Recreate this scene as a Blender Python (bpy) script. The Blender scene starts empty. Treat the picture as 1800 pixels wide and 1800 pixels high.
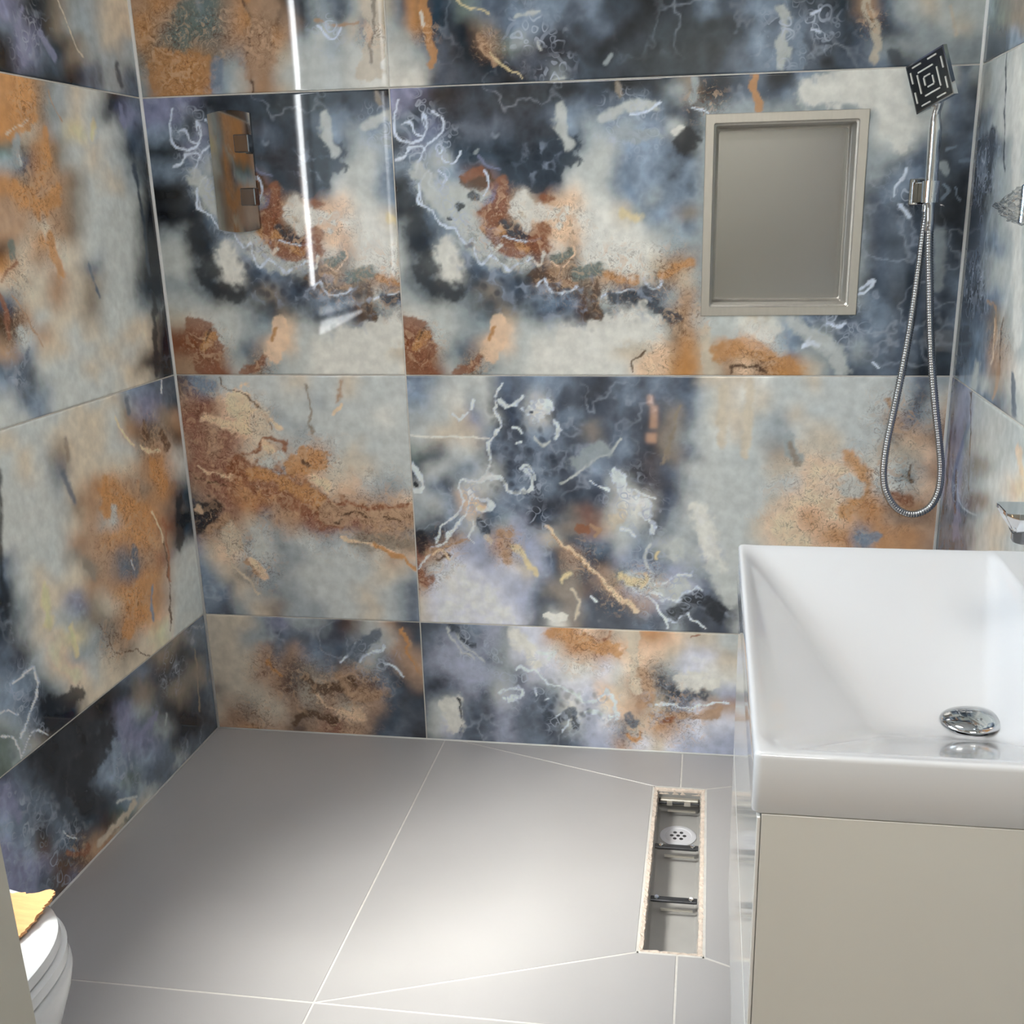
import bpy, math, random
import numpy as np
from mathutils import Vector, Matrix

# brightness of the lights
SKY_E, DAY_E, SUN_E, HALL_E, CEIL_E, EXPO = 6.0, 95.0, 72.0, 26.0, 9.0, 0.0
SUN_D = (0.42, 0.42, -0.9)
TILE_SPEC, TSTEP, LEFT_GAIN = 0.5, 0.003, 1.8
scene = bpy.context.scene
# ------------------------------------------------------------------ camera
CAM = np.array([1.2398, -2.385, 1.2743])
YAW, PITCH, ROLL, FPX, PPX, PPY = -0.1616, 0.3128, -0.0221, 1895.86, 941.53, 979.93
def cam_axes():
    cy, sy, cp, sp = math.cos(YAW), math.sin(YAW), math.cos(PITCH), math.sin(PITCH)
    f = np.array([sy*cp, cy*cp, -sp]); r = np.array([cy, -sy, 0.0]); u = np.cross(r, f)
    c, s = math.cos(ROLL), math.sin(ROLL)
    return c*r + s*u, -s*r + c*u, f
CR, CU, CF = cam_axes()
cd = bpy.data.cameras.new('camera'); cam = bpy.data.objects.new('camera', cd)
scene.collection.objects.link(cam); scene.camera = cam
cam.matrix_world = Matrix(((CR[0], CU[0], -CF[0], CAM[0]), (CR[1], CU[1], -CF[1], CAM[1]),
                           (CR[2], CU[2], -CF[2], CAM[2]), (0, 0, 0, 1)))
cd.sensor_width = 36; cd.lens = FPX/1800*36
cd.shift_x = -(PPX-900)/1800; cd.shift_y = (PPY-900)/1800
cd.clip_start = 0.02
def at(px, py, axis, val):
    """point of the plane axis=val that the photograph shows at pixel px,py"""
    d = CF + CR*(px-PPX)/FPX - CU*(py-PPY)/FPX
    t = (val-CAM[axis])/d[axis]
    return CAM + t*d

# ------------------------------------------------------------------ light
w = bpy.data.worlds.new('sky'); scene.world = w; w.use_nodes = True
bg = w.node_tree.nodes['Background']; bg.inputs[0].default_value = (0.62, 0.78, 1.0, 1); bg.inputs[1].default_value = SKY_E
def area(name, loc, target, sx, sy, energy, col):
    l = bpy.data.lights.new(name, 'AREA'); l.shape = 'RECTANGLE'; l.size = sx; l.size_y = sy
    l.energy = energy; l.color = col
    o = bpy.data.objects.new(name, l); scene.collection.objects.link(o); o.location = loc
    o.rotation_euler = (Vector(target)-Vector(loc)).to_track_quat('-Z', 'Y').to_euler(); return o
area('window_daylight', (-0.95, -1.95, 2.15), (0.8, -0.85, 0.2), 1.5, 1.1, DAY_E, (0.97, 0.98, 1.0))
sl = bpy.data.lights.new('sun', 'SUN'); sl.energy = SUN_E; sl.angle = math.radians(34); sl.color = (1.0, 0.95, 0.88)
so = bpy.data.objects.new('sun', sl); scene.collection.objects.link(so)
so.rotation_euler = Vector(SUN_D).to_track_quat('-Z', 'Y').to_euler()
area('hall_fill', (1.3, -2.75, 2.3), (1.3, -2.75, 0), 0.5, 0.5, HALL_E, (1.0, 0.96, 0.9))  # added fill for light from behind the camera, not a known lamp
area('ceiling_fill', (0.9, -0.85, 2.36), (0.9, -0.85, 0), 0.35, 0.35, CEIL_E, (1.0, 0.97, 0.93))  # added overhead fill in place of bounced light

scene.view_settings.view_transform = 'Standard'; scene.view_settings.look = 'None'
scene.view_settings.exposure = EXPO; scene.view_settings.gamma = 1
scene.view_settings.use_curve_mapping = False
scene.cycles.max_bounces = 10; scene.cycles.diffuse_bounces = 6; scene.cycles.glossy_bounces = 5
scene.cycles.transmission_bounces = 6; scene.cycles.transparent_max_bounces = 8
scene.cycles.caustics_reflective = False; scene.cycles.caustics_refractive = False
scene.cycles.sample_clamp_indirect = 4; scene.cycles.adaptive_threshold = 0.02

# ------------------------------------------------------------------ helpers
def lin(c):
    c = np.asarray(c, float)/255.0
    return np.where(c <= 0.04045, c/12.92, ((c+0.055)/1.055)**2.4)
def mat(name, col, rough=0.5, metal=0.0, spec=0.5, **k):
    m = bpy.data.materials.new(name); m.use_nodes = True
    b = m.node_tree.nodes['Principled BSDF']
    b.inputs['Base Color'].default_value = (*col, 1); b.inputs['Roughness'].default_value = rough
    b.inputs['Metallic'].default_value = metal; b.inputs['Specular IOR Level'].default_value = spec
    for kk, v in k.items(): b.inputs[kk.replace('_', ' ')].default_value = v
    return m
def vary(m, scale, amt, detail=4, bump=0.0, stretch=(1, 1, 1), bscale=None, rough=None):
    """mottle the base colour by noise, optionally with a bump and varied gloss"""
    nt = m.node_tree; N, L = nt.nodes, nt.links; b = N['Principled BSDF']
    tc = N.new('ShaderNodeTexCoord'); mp = N.new('ShaderNodeMapping'); mp.inputs['Scale'].default_value = stretch
    no = N.new('ShaderNodeTexNoise'); no.inputs['Scale'].default_value = scale; no.inputs['Detail'].default_value = detail
    L.new(tc.outputs['Object'], mp.inputs[0]); L.new(mp.outputs[0], no.inputs['Vector'])
    mr = N.new('ShaderNodeMapRange'); mr.inputs['From Min'].default_value = 0.3; mr.inputs['From Max'].default_value = 0.7
    mr.inputs['To Min'].default_value = 1-amt; mr.inputs['To Max'].default_value = 1+amt
    L.new(no.outputs['Fac'], mr.inputs[0])
    mx = N.new('ShaderNodeVectorMath'); mx.operation = 'SCALE'; mx.inputs[0].default_value = b.inputs['Base Color'].default_value[:3]
    L.new(mr.outputs[0], mx.inputs['Scale']); L.new(mx.outputs[0], b.inputs['Base Color'])
    if rough:
        r2 = N.new('ShaderNodeMapRange'); r2.inputs['To Min'].default_value = rough[0]; r2.inputs['To Max'].default_value = rough[1]
        L.new(no.outputs['Fac'], r2.inputs[0]); L.new(r2.outputs[0], b.inputs['Roughness'])
    if bump:
        n2 = N.new('ShaderNodeTexNoise'); n2.inputs['Scale'].default_value = bscale or scale*4; n2.inputs['Detail'].default_value = 5
        L.new(mp.outputs[0], n2.inputs['Vector'])
        bp = N.new('ShaderNodeBump'); bp.inputs['Strength'].default_value = bump; bp.inputs['Distance'].default_value = 0.002
        L.new(n2.outputs['Fac'], bp.inputs['Height']); L.new(bp.outputs[0], b.inputs['Normal'])
    return m

M = {}
M['grout'] = vary(mat('pale_grout', lin((206, 203, 196)), 0.85), 60, 0.08, bump=0.3)
M['silicone'] = vary(mat('silicone_bead', lin((222, 222, 220)), 0.35), 20, 0.05)
M['ceramic'] = vary(mat('white_ceramic', (0.68, 0.69, 0.705), 0.07, Coat_Weight=0.3, Coat_Roughness=0.03), 3, 0.012)
M['gloss_white'] = vary(mat('white_gloss_lacquer', (0.74, 0.73, 0.70), 0.09), 4, 0.015)
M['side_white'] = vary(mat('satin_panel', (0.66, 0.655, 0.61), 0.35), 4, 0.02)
M['chrome'] = vary(mat('chrome', (0.80, 0.81, 0.82), 0.05, 1.0), 8, 0.02)
M['chrome_plate'] = vary(mat('chrome_valve_plate', (0.40, 0.39, 0.375), 0.05, 1.0), 8, 0.02)
M['chrome_darkened'] = vary(mat('darkened_chrome', (0.20, 0.21, 0.22), 0.12, 1.0), 8, 0.03)  # chrome with the dark surroundings it mirrors put into its colour
M['hose'] = vary(mat('hose_steel', (0.46, 0.47, 0.48), 0.2, 1.0), 60, 0.05)
M['steel'] = vary(mat('brushed_steel', (0.62, 0.59, 0.53), 0.38, 0.8), 20, 0.03, stretch=(6, 1, 1), rough=(0.35, 0.38))
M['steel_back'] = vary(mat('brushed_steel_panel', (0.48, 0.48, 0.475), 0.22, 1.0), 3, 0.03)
M['dark_metal'] = vary(mat('dark_metal', (0.07, 0.072, 0.08), 0.4, 0.7), 40, 0.2)
M['drain_grey'] = vary(mat('drain_channel_grey', lin((150, 148, 146)), 0.38), 9, 0.08, bump=0.1)
M['plastic_grey'] = mat('grey_plastic', lin((190, 190, 196)), 0.4)
M['mortar'] = vary(mat('raw_mortar', lin((205, 190, 178)), 0.9), 90, 0.16, bump=0.8, bscale=250)
M['plaster'] = vary(mat('grey_plaster', lin((176, 176, 170)), 0.8), 5, 0.04, bump=0.1, bscale=80)
M['jamb'] = vary(mat('door_frame_paint', lin((182, 181, 172)), 0.55), 3, 0.03)
M['ceiling'] = vary(mat('ceiling_paint', lin((225, 225, 222)), 0.8), 5, 0.02)
M['rubber'] = mat('silicone_nozzle', lin((205, 205, 200)), 0.5)
M['card'] = vary(mat('cardboard', lin((206, 150, 100)), 0.75), 26, 0.12, bump=0.3, stretch=(1, 5, 1))
M['upvc'] = mat('white_window_plastic', (0.82, 0.82, 0.82), 0.25)
M['oak'] = vary(mat('oak_floor', lin((165, 140, 112)), 0.35), 12, 0.2, stretch=(1, 8, 1))
def glassy(name, tint, gloss):
    m = bpy.data.materials.new(name); m.use_nodes = True; nt = m.node_tree; N, L = nt.nodes, nt.links
    N.clear(); out = N.new('ShaderNodeOutputMaterial'); t = N.new('ShaderNodeBsdfTransparent'); t.inputs[0].default_value = (*tint, 1)
    g = N.new('ShaderNodeBsdfGlossy'); g.inputs['Roughness'].default_value = 0.05
    fr = N.new('ShaderNodeLayerWeight'); fr.inputs['Blend'].default_value = gloss
    mx = N.new('ShaderNodeMixShader'); L.new(fr.outputs['Facing'], mx.inputs[0]); L.new(t.outputs[0], mx.inputs[1]); L.new(g.outputs[0], mx.inputs[2])
    L.new(mx.outputs[0], out.inputs[0]); return m
M['pane'] = glassy('window_glass', (0.97, 0.99, 0.98), 0.15)
M['film'] = glassy('clear_film', (0.985, 0.99, 0.99), 0.28)

COL = scene.collection
def obj(name, mesh, m=None, parent=None, smooth=False):
    o = bpy.data.objects.new(name, mesh); COL.objects.link(o)
    if m is not None and len(mesh.materials) == 0: mesh.materials.append(m)
    if parent is not None: o.parent = parent
    if smooth: mesh.shade_smooth()
    return o
def empty(name, label=None, cat=None, loc=(0, 0, 0), group=None):
    o = bpy.data.objects.new(name, None); COL.objects.link(o); o.location = loc; o.empty_display_size = 0.05
    if label: o['label'] = label
    if cat: o['category'] = cat
    if group: o['group'] = group
    return o
class MB:
    """collects vertices and faces; subtract an origin so that a mesh sits in its parent's space"""
    def __init__(s, org=(0, 0, 0)): s.v = []; s.f = []; s.o = Vector(org)
    def add(s, vs, fs):
        n = len(s.v); s.v += [tuple(Vector(v)-s.o) for v in vs]; s.f += [tuple(i+n for i in f) for f in fs]
    def box(s, a, b, bev=0.0):
        x0, y0, z0 = a; x1, y1, z1 = b
        if not bev:
            s.add([(x, y, z) for z in (z0, z1) for x, y in ((x0, y0), (x1, y0), (x1, y1), (x0, y1))],
                  [(0, 3, 2, 1), (4, 5, 6, 7), (0, 1, 5, 4), (1, 2, 6, 5), (2, 3, 7, 6), (3, 0, 4, 7)]); return
        e = bev; vs = []; idx = {}
        for i, X in enumerate((x0, x1)):
            for j, Y in enumerate((y0, y1)):
                for k, Z in enumerate((z0, z1)):
                    sx, sy, sz = (e, -e)[i], (e, -e)[j], (e, -e)[k]
                    for a_, p in enumerate(((X, Y+sy, Z+sz), (X+sx, Y, Z+sz), (X+sx, Y+sy, Z))):
                        idx[i, j, k, a_] = len(vs); vs.append(p)
        fs = []
        for i in (0, 1):
            q = [idx[i, 0, 0, 0], idx[i, 1, 0, 0], idx[i, 1, 1, 0], idx[i, 0, 1, 0]]; fs.append(q if i else q[::-1])
            q = [idx[0, i, 0, 1], idx[1, i, 0, 1], idx[1, i, 1, 1], idx[0, i, 1, 1]]; fs.append(q[::-1] if i else q)
            q = [idx[0, 0, i, 2], idx[1, 0, i, 2], idx[1, 1, i, 2], idx[0, 1, i, 2]]; fs.append(q if i else q[::-1])
        for a_ in (0, 1):
            for b_ in (0, 1):
                fs.append((idx[a_, b_, 0, 0], idx[a_, b_, 0, 1], idx[a_, b_, 1, 1], idx[a_, b_, 1, 0]))
                fs.append((idx[a_, 0, b_, 0], idx[a_, 0, b_, 2], idx[a_, 1, b_, 2], idx[a_, 1, b_, 0]))
                fs.append((idx[0, a_, b_, 1], idx[0, a_, b_, 2], idx[1, a_, b_, 2], idx[1, a_, b_, 1]))
        for i in (0, 1):
            for j in (0, 1):
                for k in (0, 1): fs.append((idx[i, j, k, 0], idx[i, j, k, 1], idx[i, j, k, 2]))
        s.add(vs, fs)
    def prism(s, pts, z0, z1):
        n = len(pts)
        s.add([(x, y, z0) for x, y in pts]+[(x, y, z1) for x, y in pts],
              [tuple(range(n))[::-1], tuple(range(n, 2*n))]+[(i, (i+1) % n, n+(i+1) % n, n+i) for i in range(n)])
    def obox(s, c, ax, ay, az, hx, hy, hz):
        """box about c with half sizes along unit axes"""
        c, ax, ay, az = map(Vector, (c, ax, ay, az))
        vs = [c+ax*hx*i+ay*hy*j+az*hz*k for k in (-1, 1) for i, j in ((-1, -1), (1, -1), (1, 1), (-1, 1))]
        s.add(vs, [(0, 3, 2, 1), (4, 5, 6, 7), (0, 1, 5, 4), (1, 2, 6, 5), (2, 3, 7, 6), (3, 0, 4, 7)])
    def lathe(s, prof, c=(0, 0, 0), axis=(0, 0, 1), n=32):
        """prof = (radius, height) pairs along the axis"""
        a = Vector(axis).normalized(); t = a.orthogonal().normalized(); b = a.cross(t); c = Vector(c)
        vs = [c+a*h+(t*math.cos(2*math.pi*i/n)+b*math.sin(2*math.pi*i/n))*r for r, h in prof for i in range(n)]
        fs = [(k*n+i, k*n+(i+1) % n, (k+1)*n+(i+1) % n, (k+1)*n+i) for k in range(len(prof)-1) for i in range(n)]
        if prof[0][0] > 1e-6: fs.append(tuple(range(n))[::-1])
        if prof[-1][0] > 1e-6: fs.append(tuple((len(prof)-1)*n+i for i in range(n)))
        s.add(vs, fs)
    def tube(s, pts, rad, n=12):
        pts = [Vector(p) for p in pts]; m = len(pts); vs = []
        rad = rad if hasattr(rad, '__len__') else [rad]*m
        t = (pts[1]-pts[0]).normalized(); u = t.orthogonal().normalized()
        for i, p in enumerate(pts):
            t = (pts[min(i+1, m-1)]-pts[max(i-1, 0)]).normalized(); u = (u-t*u.dot(t)).normalized(); b = t.cross(u)
            vs += [p+(u*math.cos(2*math.pi*k/n)+b*math.sin(2*math.pi*k/n))*rad[i] for k in range(n)]
        fs = [(k*n+i, k*n+(i+1) % n, (k+1)*n+(i+1) % n, (k+1)*n+i) for k in range(m-1) for i in range(n)]
        fs += [tuple(range(n))[::-1], tuple((m-1)*n+i for i in range(n))]
        s.add(vs, fs)
    def build(s, name, m, parent=None, smooth=False, auto=None):
        me = bpy.data.meshes.new(name); me.from_pydata(s.v, [], s.f); me.validate(); me.update()
        import bmesh
        bm = bmesh.new(); bm.from_mesh(me); bmesh.ops.remove_doubles(bm, verts=bm.verts, dist=1e-6)
        bmesh.ops.recalc_face_normals(bm, faces=bm.faces); bm.to_mesh(me); bm.free()
        o = obj(name, me, m, parent)
        if smooth or auto:
            me.shade_smooth()
            if auto: me.set_sharp_from_angle(angle=math.radians(auto))
        return o
def spline(P, n=12):
    P = [Vector(p) for p in P]; out = []
    for i in range(len(P)-1):
        a, b, c, d = P[max(i-1, 0)], P[i], P[i+1], P[min(i+2, len(P)-1)]
        for k in range(n):
            t = k/n; out.append(0.5*((2*b)+(c-a)*t+(2*a-5*b+4*c-d)*t*t+(3*b-a-3*c+d)*t**3))
    return out+[P[-1]]
# ------------------------------------------------------------------ the printed stone pattern of the wall tiles
# A print is a small map of stone colours, read where the photograph shows them on the wall
# and stored in wall metres; noise bends the borders, strokes add veins, masks steer the shader's fine detail.
PAL = dict(K=(34, 38, 43), D=(54, 62, 71), S=(82, 92, 105), B=(112, 126, 142), G=(138, 146, 149), L=(174, 178, 175),
           W=(202, 201, 194), C=(184, 174, 157), P=(212, 184, 156), O=(172, 127, 84), A=(156, 128, 104), R=(128, 86, 64),
           N=(80, 62, 48), T=(126, 116, 104), F=(96, 108, 104), H=(50, 58, 64), V=(112, 116, 140), X=(194, 196, 206), Z=(144, 150, 168), Y=(198, 184, 146), E=(196, 206, 222))
PKEYS = list(PAL); PARR = lin(np.array([PAL[k] for k in PKEYS]))
PRINTS = {   # name: (first column centre px, first row centre px, rows)
'B4L': (225, 15, """AAOAGFAOANDGSGCC
TOATFFAONADLGCSC
COTFTTAAOAGLGLLW
GTOOOTGAACLLLLWW
GGOOOBLAALLLLLWW
GGOOOBLAACLLLLWW"""),
'B4R': (675, 15, """CSODDFSSBBBSBDDKKDDBDSBBDDDDASGLCLLL
LGODDKTSBBSDDSKKHHHHHDBSBSSDSDSGGLCLL
LLGSDKAFGDDDDKKDHHHHHDBBBSSDSGGGGGGG
WLLSDKKDSDDDDKDHHHHHHSSBSSDSSBDSGGGG
WWWSSDDKDSGSDDDDHHHHDSBSDSDDSSSDSGGG
WWWSSDDKDSGSDDDDHHHHDSBSDSDDSSSDSGGG"""),
'B3R': (705, 135, """VVSDKDDDDDDDDKKKDTDKDSKDBGWWWWLLLSGSS
VVKKDDHHHHKDDKDDGTKDSDSBLWWWWWLLSSDDD
VDSDDDDDDSBSSBBBSSGGGGGGGGGGWWLLSSDDD
BSVDSSSDDDBGBGBBLDGGGGGGGGGGWWWLSSBBB
KVBDDDDDDDSGLBBBSKGGGGGGGGGGLLLSDSBBB
BBLSDSDDDDGLLBBBBBGGGGGGGGGGGGSSDSSSS
KBBBRRDSDSWLLBBBBBGGGGGGGGGGGSBSDDSSS
KDLLLVRCRPPWLBBGBBGGGGGGGGGGSBSSDDSSS
KKBLLRRCPPWWWCGBBTGGGGGGGGGGSSDDKDSSS
GKDBLRNDRPPWWWWLGBGGGGGGGGGGSSSDKDSSS
LKDLBLRRRWAWWWWWGGGGGGGGGGGGSDSSSDSSS
LDLWSBBLDATWWWWCAAGGGGGGGGGGSSDSSDDDD
GDDWDSSDNATTAAWTACGGGGGGGGGGDSDSSBSDD
LGKDDTSSBBSNLSSSGAGGGGGGGGGGBSDSSSSDD
CWLLGDTGSSSNDWLGAALLWCLBBSDSBSSSSSSDD
RRLLGGPLLLWLWWWWTALLWCLBBGSSBSSDDSSDD
RRAGSPPLWWWWWCCPAOCOOOLBGGSGSSSDDSSDD
ARRLTGLLWWWWWWPPOOCAPAOOCGBSSSDDDSSDD"""),
'B2L': (315, 675, """NBGLLLLCLLCLLLL
ARRPCLLLGLLLLLL
RRAPCCGLLLLLWLL
ARARPCLGLLLLLLL
ARARCCALOLCLLLL
RRRROLGOOCCCLLL
DARROOORCCPLGGL
DDARORAORAAAAPP
SKKACGAARRRRAAA
SNACGLGLLGLTATG
VVCPLLGGLLLLCAP
BBBCTGGLLLLLCCG
BBBSCGGGLLLCLGS
BBSSGCTGGLLCLGS
BBSSGCTGGLLCLGS"""),
'B2R': (735, 675, """BGLLLSSBBSDKBDBSDCCCWLLCLLLLLBGG
BLWGLDSWSDKDBSSSBLCWCLLLLLLLLSLC
GLCVLDSWDBDSDDDTSLCCLGCLLLLLABLA
LCCCBDDBSDTDSDDTGLWCLGLCCLLLTPAN
FDLLDSDSSDSSBDKTSLLLLTCCCLLCCCPA
DLGBLDDBDSBBDKDSLLLLLCCPPPCWLLAA
LBDLLSBDBKSSLDKDGLLLLLLPCPPLWLPA
GLBPDBSKKDDSWWDSLLLLLCPPPCOOAOAA
GDBLSGZKSTRCLLDGLLLLCPPOPPOOAAAA
KDAZZOZZCDBBLBGLGLLLCPPPOOBOOOAA
RAXZZAZZDADKZBDGLZLLLCPPPOBOOOAA
RLXXZXCZDTDAFZBZGGLLLCPPPOBOOOAA
AXWXXZZSTTNDAZCZZSLLLCPPPOBOOOAA
CXXXXXZDDTSDDAZGDDDLLCPPPOBOOOAA
CXXXXXXDWTDDDSSGDDDLLCPPPOBOOOAA"""),
'B1L': (375, 1095, """CCCGVGGDNLAKK
CCGGSSSDSGLAD
CCCASABSDLSAA
CCCAANTTANBKA
TCCCANCANASDK
CATCCATACADDD
AAOAANARAADSK
AAOAANARAADSK"""),
'B1R': (735, 1095, """DDSBZGXXOOPACOOPCCLL
DSZSZGXXOOPACOOPCCLL
SZZZSGXXWOOOPPPCXXCC
SSZZZGSXXWWXWPTGXWWW
DSSZSLZSGXXPCATDZGZZ
SLLSSZSSSWZWPACDXAAA
DLXSSZSDDLZXSCOAXXXX
DDSSSZSSDSZZAXCXZZZZ
DDSSSZSSDSZZAXCXZZZZ"""),
'L4': (15, 15, """VDKTGGCC
SVKTGGCC
DVSKTGCG
KVSDTGGG
KDKKKSGS
KKKKKSGS"""),
'L3': (15, 135, """OOTGCLKSSDD
OOTGCLKSSDD
OOTGCLKVSDD
OCAGYLLSDDD
FTOTLCLDSDD
GSOTLCLGKKK
OTOATLCGKKK
AOAATLLLKKK
AAAATLLLKKK
AACATLLLKKK
NCOCCLLLKKK
OCACCSLLKKK
CCCACTLLKKK
SCCACTLLDKK
NALCCTLLGKK
NLACLCLCCKK
ABCCLLCLCKK
SSLLLCLCKKK
BSGLLLLCCDD
LBBLLLLLCDD
LLBLLLLLCDD"""),
'L2': (15, 675, """CCCCLLLBSSDD
LLLLCLCBVSDD
LLLLCCLTVTAD
CLLCCCLANTNA
LCLTCCLLTALL
LCLSCCCCAOLD
LLLGCAOATODD
LLLLTAAOOADD
LLLLCALOORKK
LLLLAAOOOADS
SLLLTAASARGL
SLCLCTASOALL
DLCCCAAOOALL
KGCCVTCOOALL
DGCLGTTOOPLL
DGCCYGTACPLL
SDLPGGCTCCLL
SSGCPLCCCCLL
BBDGCCCCCCLL
BSKKDCCCCCLL
GBKKKCCCCCLL
FGTKKKKKKKLL
FGTKKKKKKKLL"""),
'L1': (15, 1095, """KKKKKKKKKKKSB
KKKKKKKKKDTSS
KKKKKKKKHTKDS
KKKKKKKSSKDTS
KKKKKKKDTDTDS
KKKKKKKVGDKDS
KKKKKKDVSGKKD
KKKKKKSVVSKSD
KKKKKKBSBSGSS
DSKKKDBFSSSSS
VSDKKKDBGGSSS
VSSDKKKFCLSSS
BSKSDDNCASSSS
VBNSDAACSSSSS
VVVNNAACSSSSS
VVSNVNACSSSSS"""),
'R4': (1725, 15, """BFT
SFT
SDB
DDG"""),
'R3': (1695, 75, """SGLL
SGLL
DLLW
DLLW
DSLW
DBLW
SDSL
SSGL
SDGL
SDGL
DDGW
DSGL
DSBL
DSLL
DSLL
DDBL
DSTL
DBTL
DBAL
SBAW
BLTW
SBSL"""),
'R2': (1665, 675, """DVLLL
SVLLL
SVLLL
VSLLL
VSLLL
VSTLW
VSLWP
SSTLW
SSLCL
SSLCL"""),
}
GR = {}
for k_, (gx, gy, txt) in PRINTS.items():
    rows = txt.split('\n'); wd = max(len(r) for r in rows)
    GR[k_] = (gx, gy, np.array([[PKEYS.index(c) for c in r+r[-1]*(wd-len(r))] for r in rows]))

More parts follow.
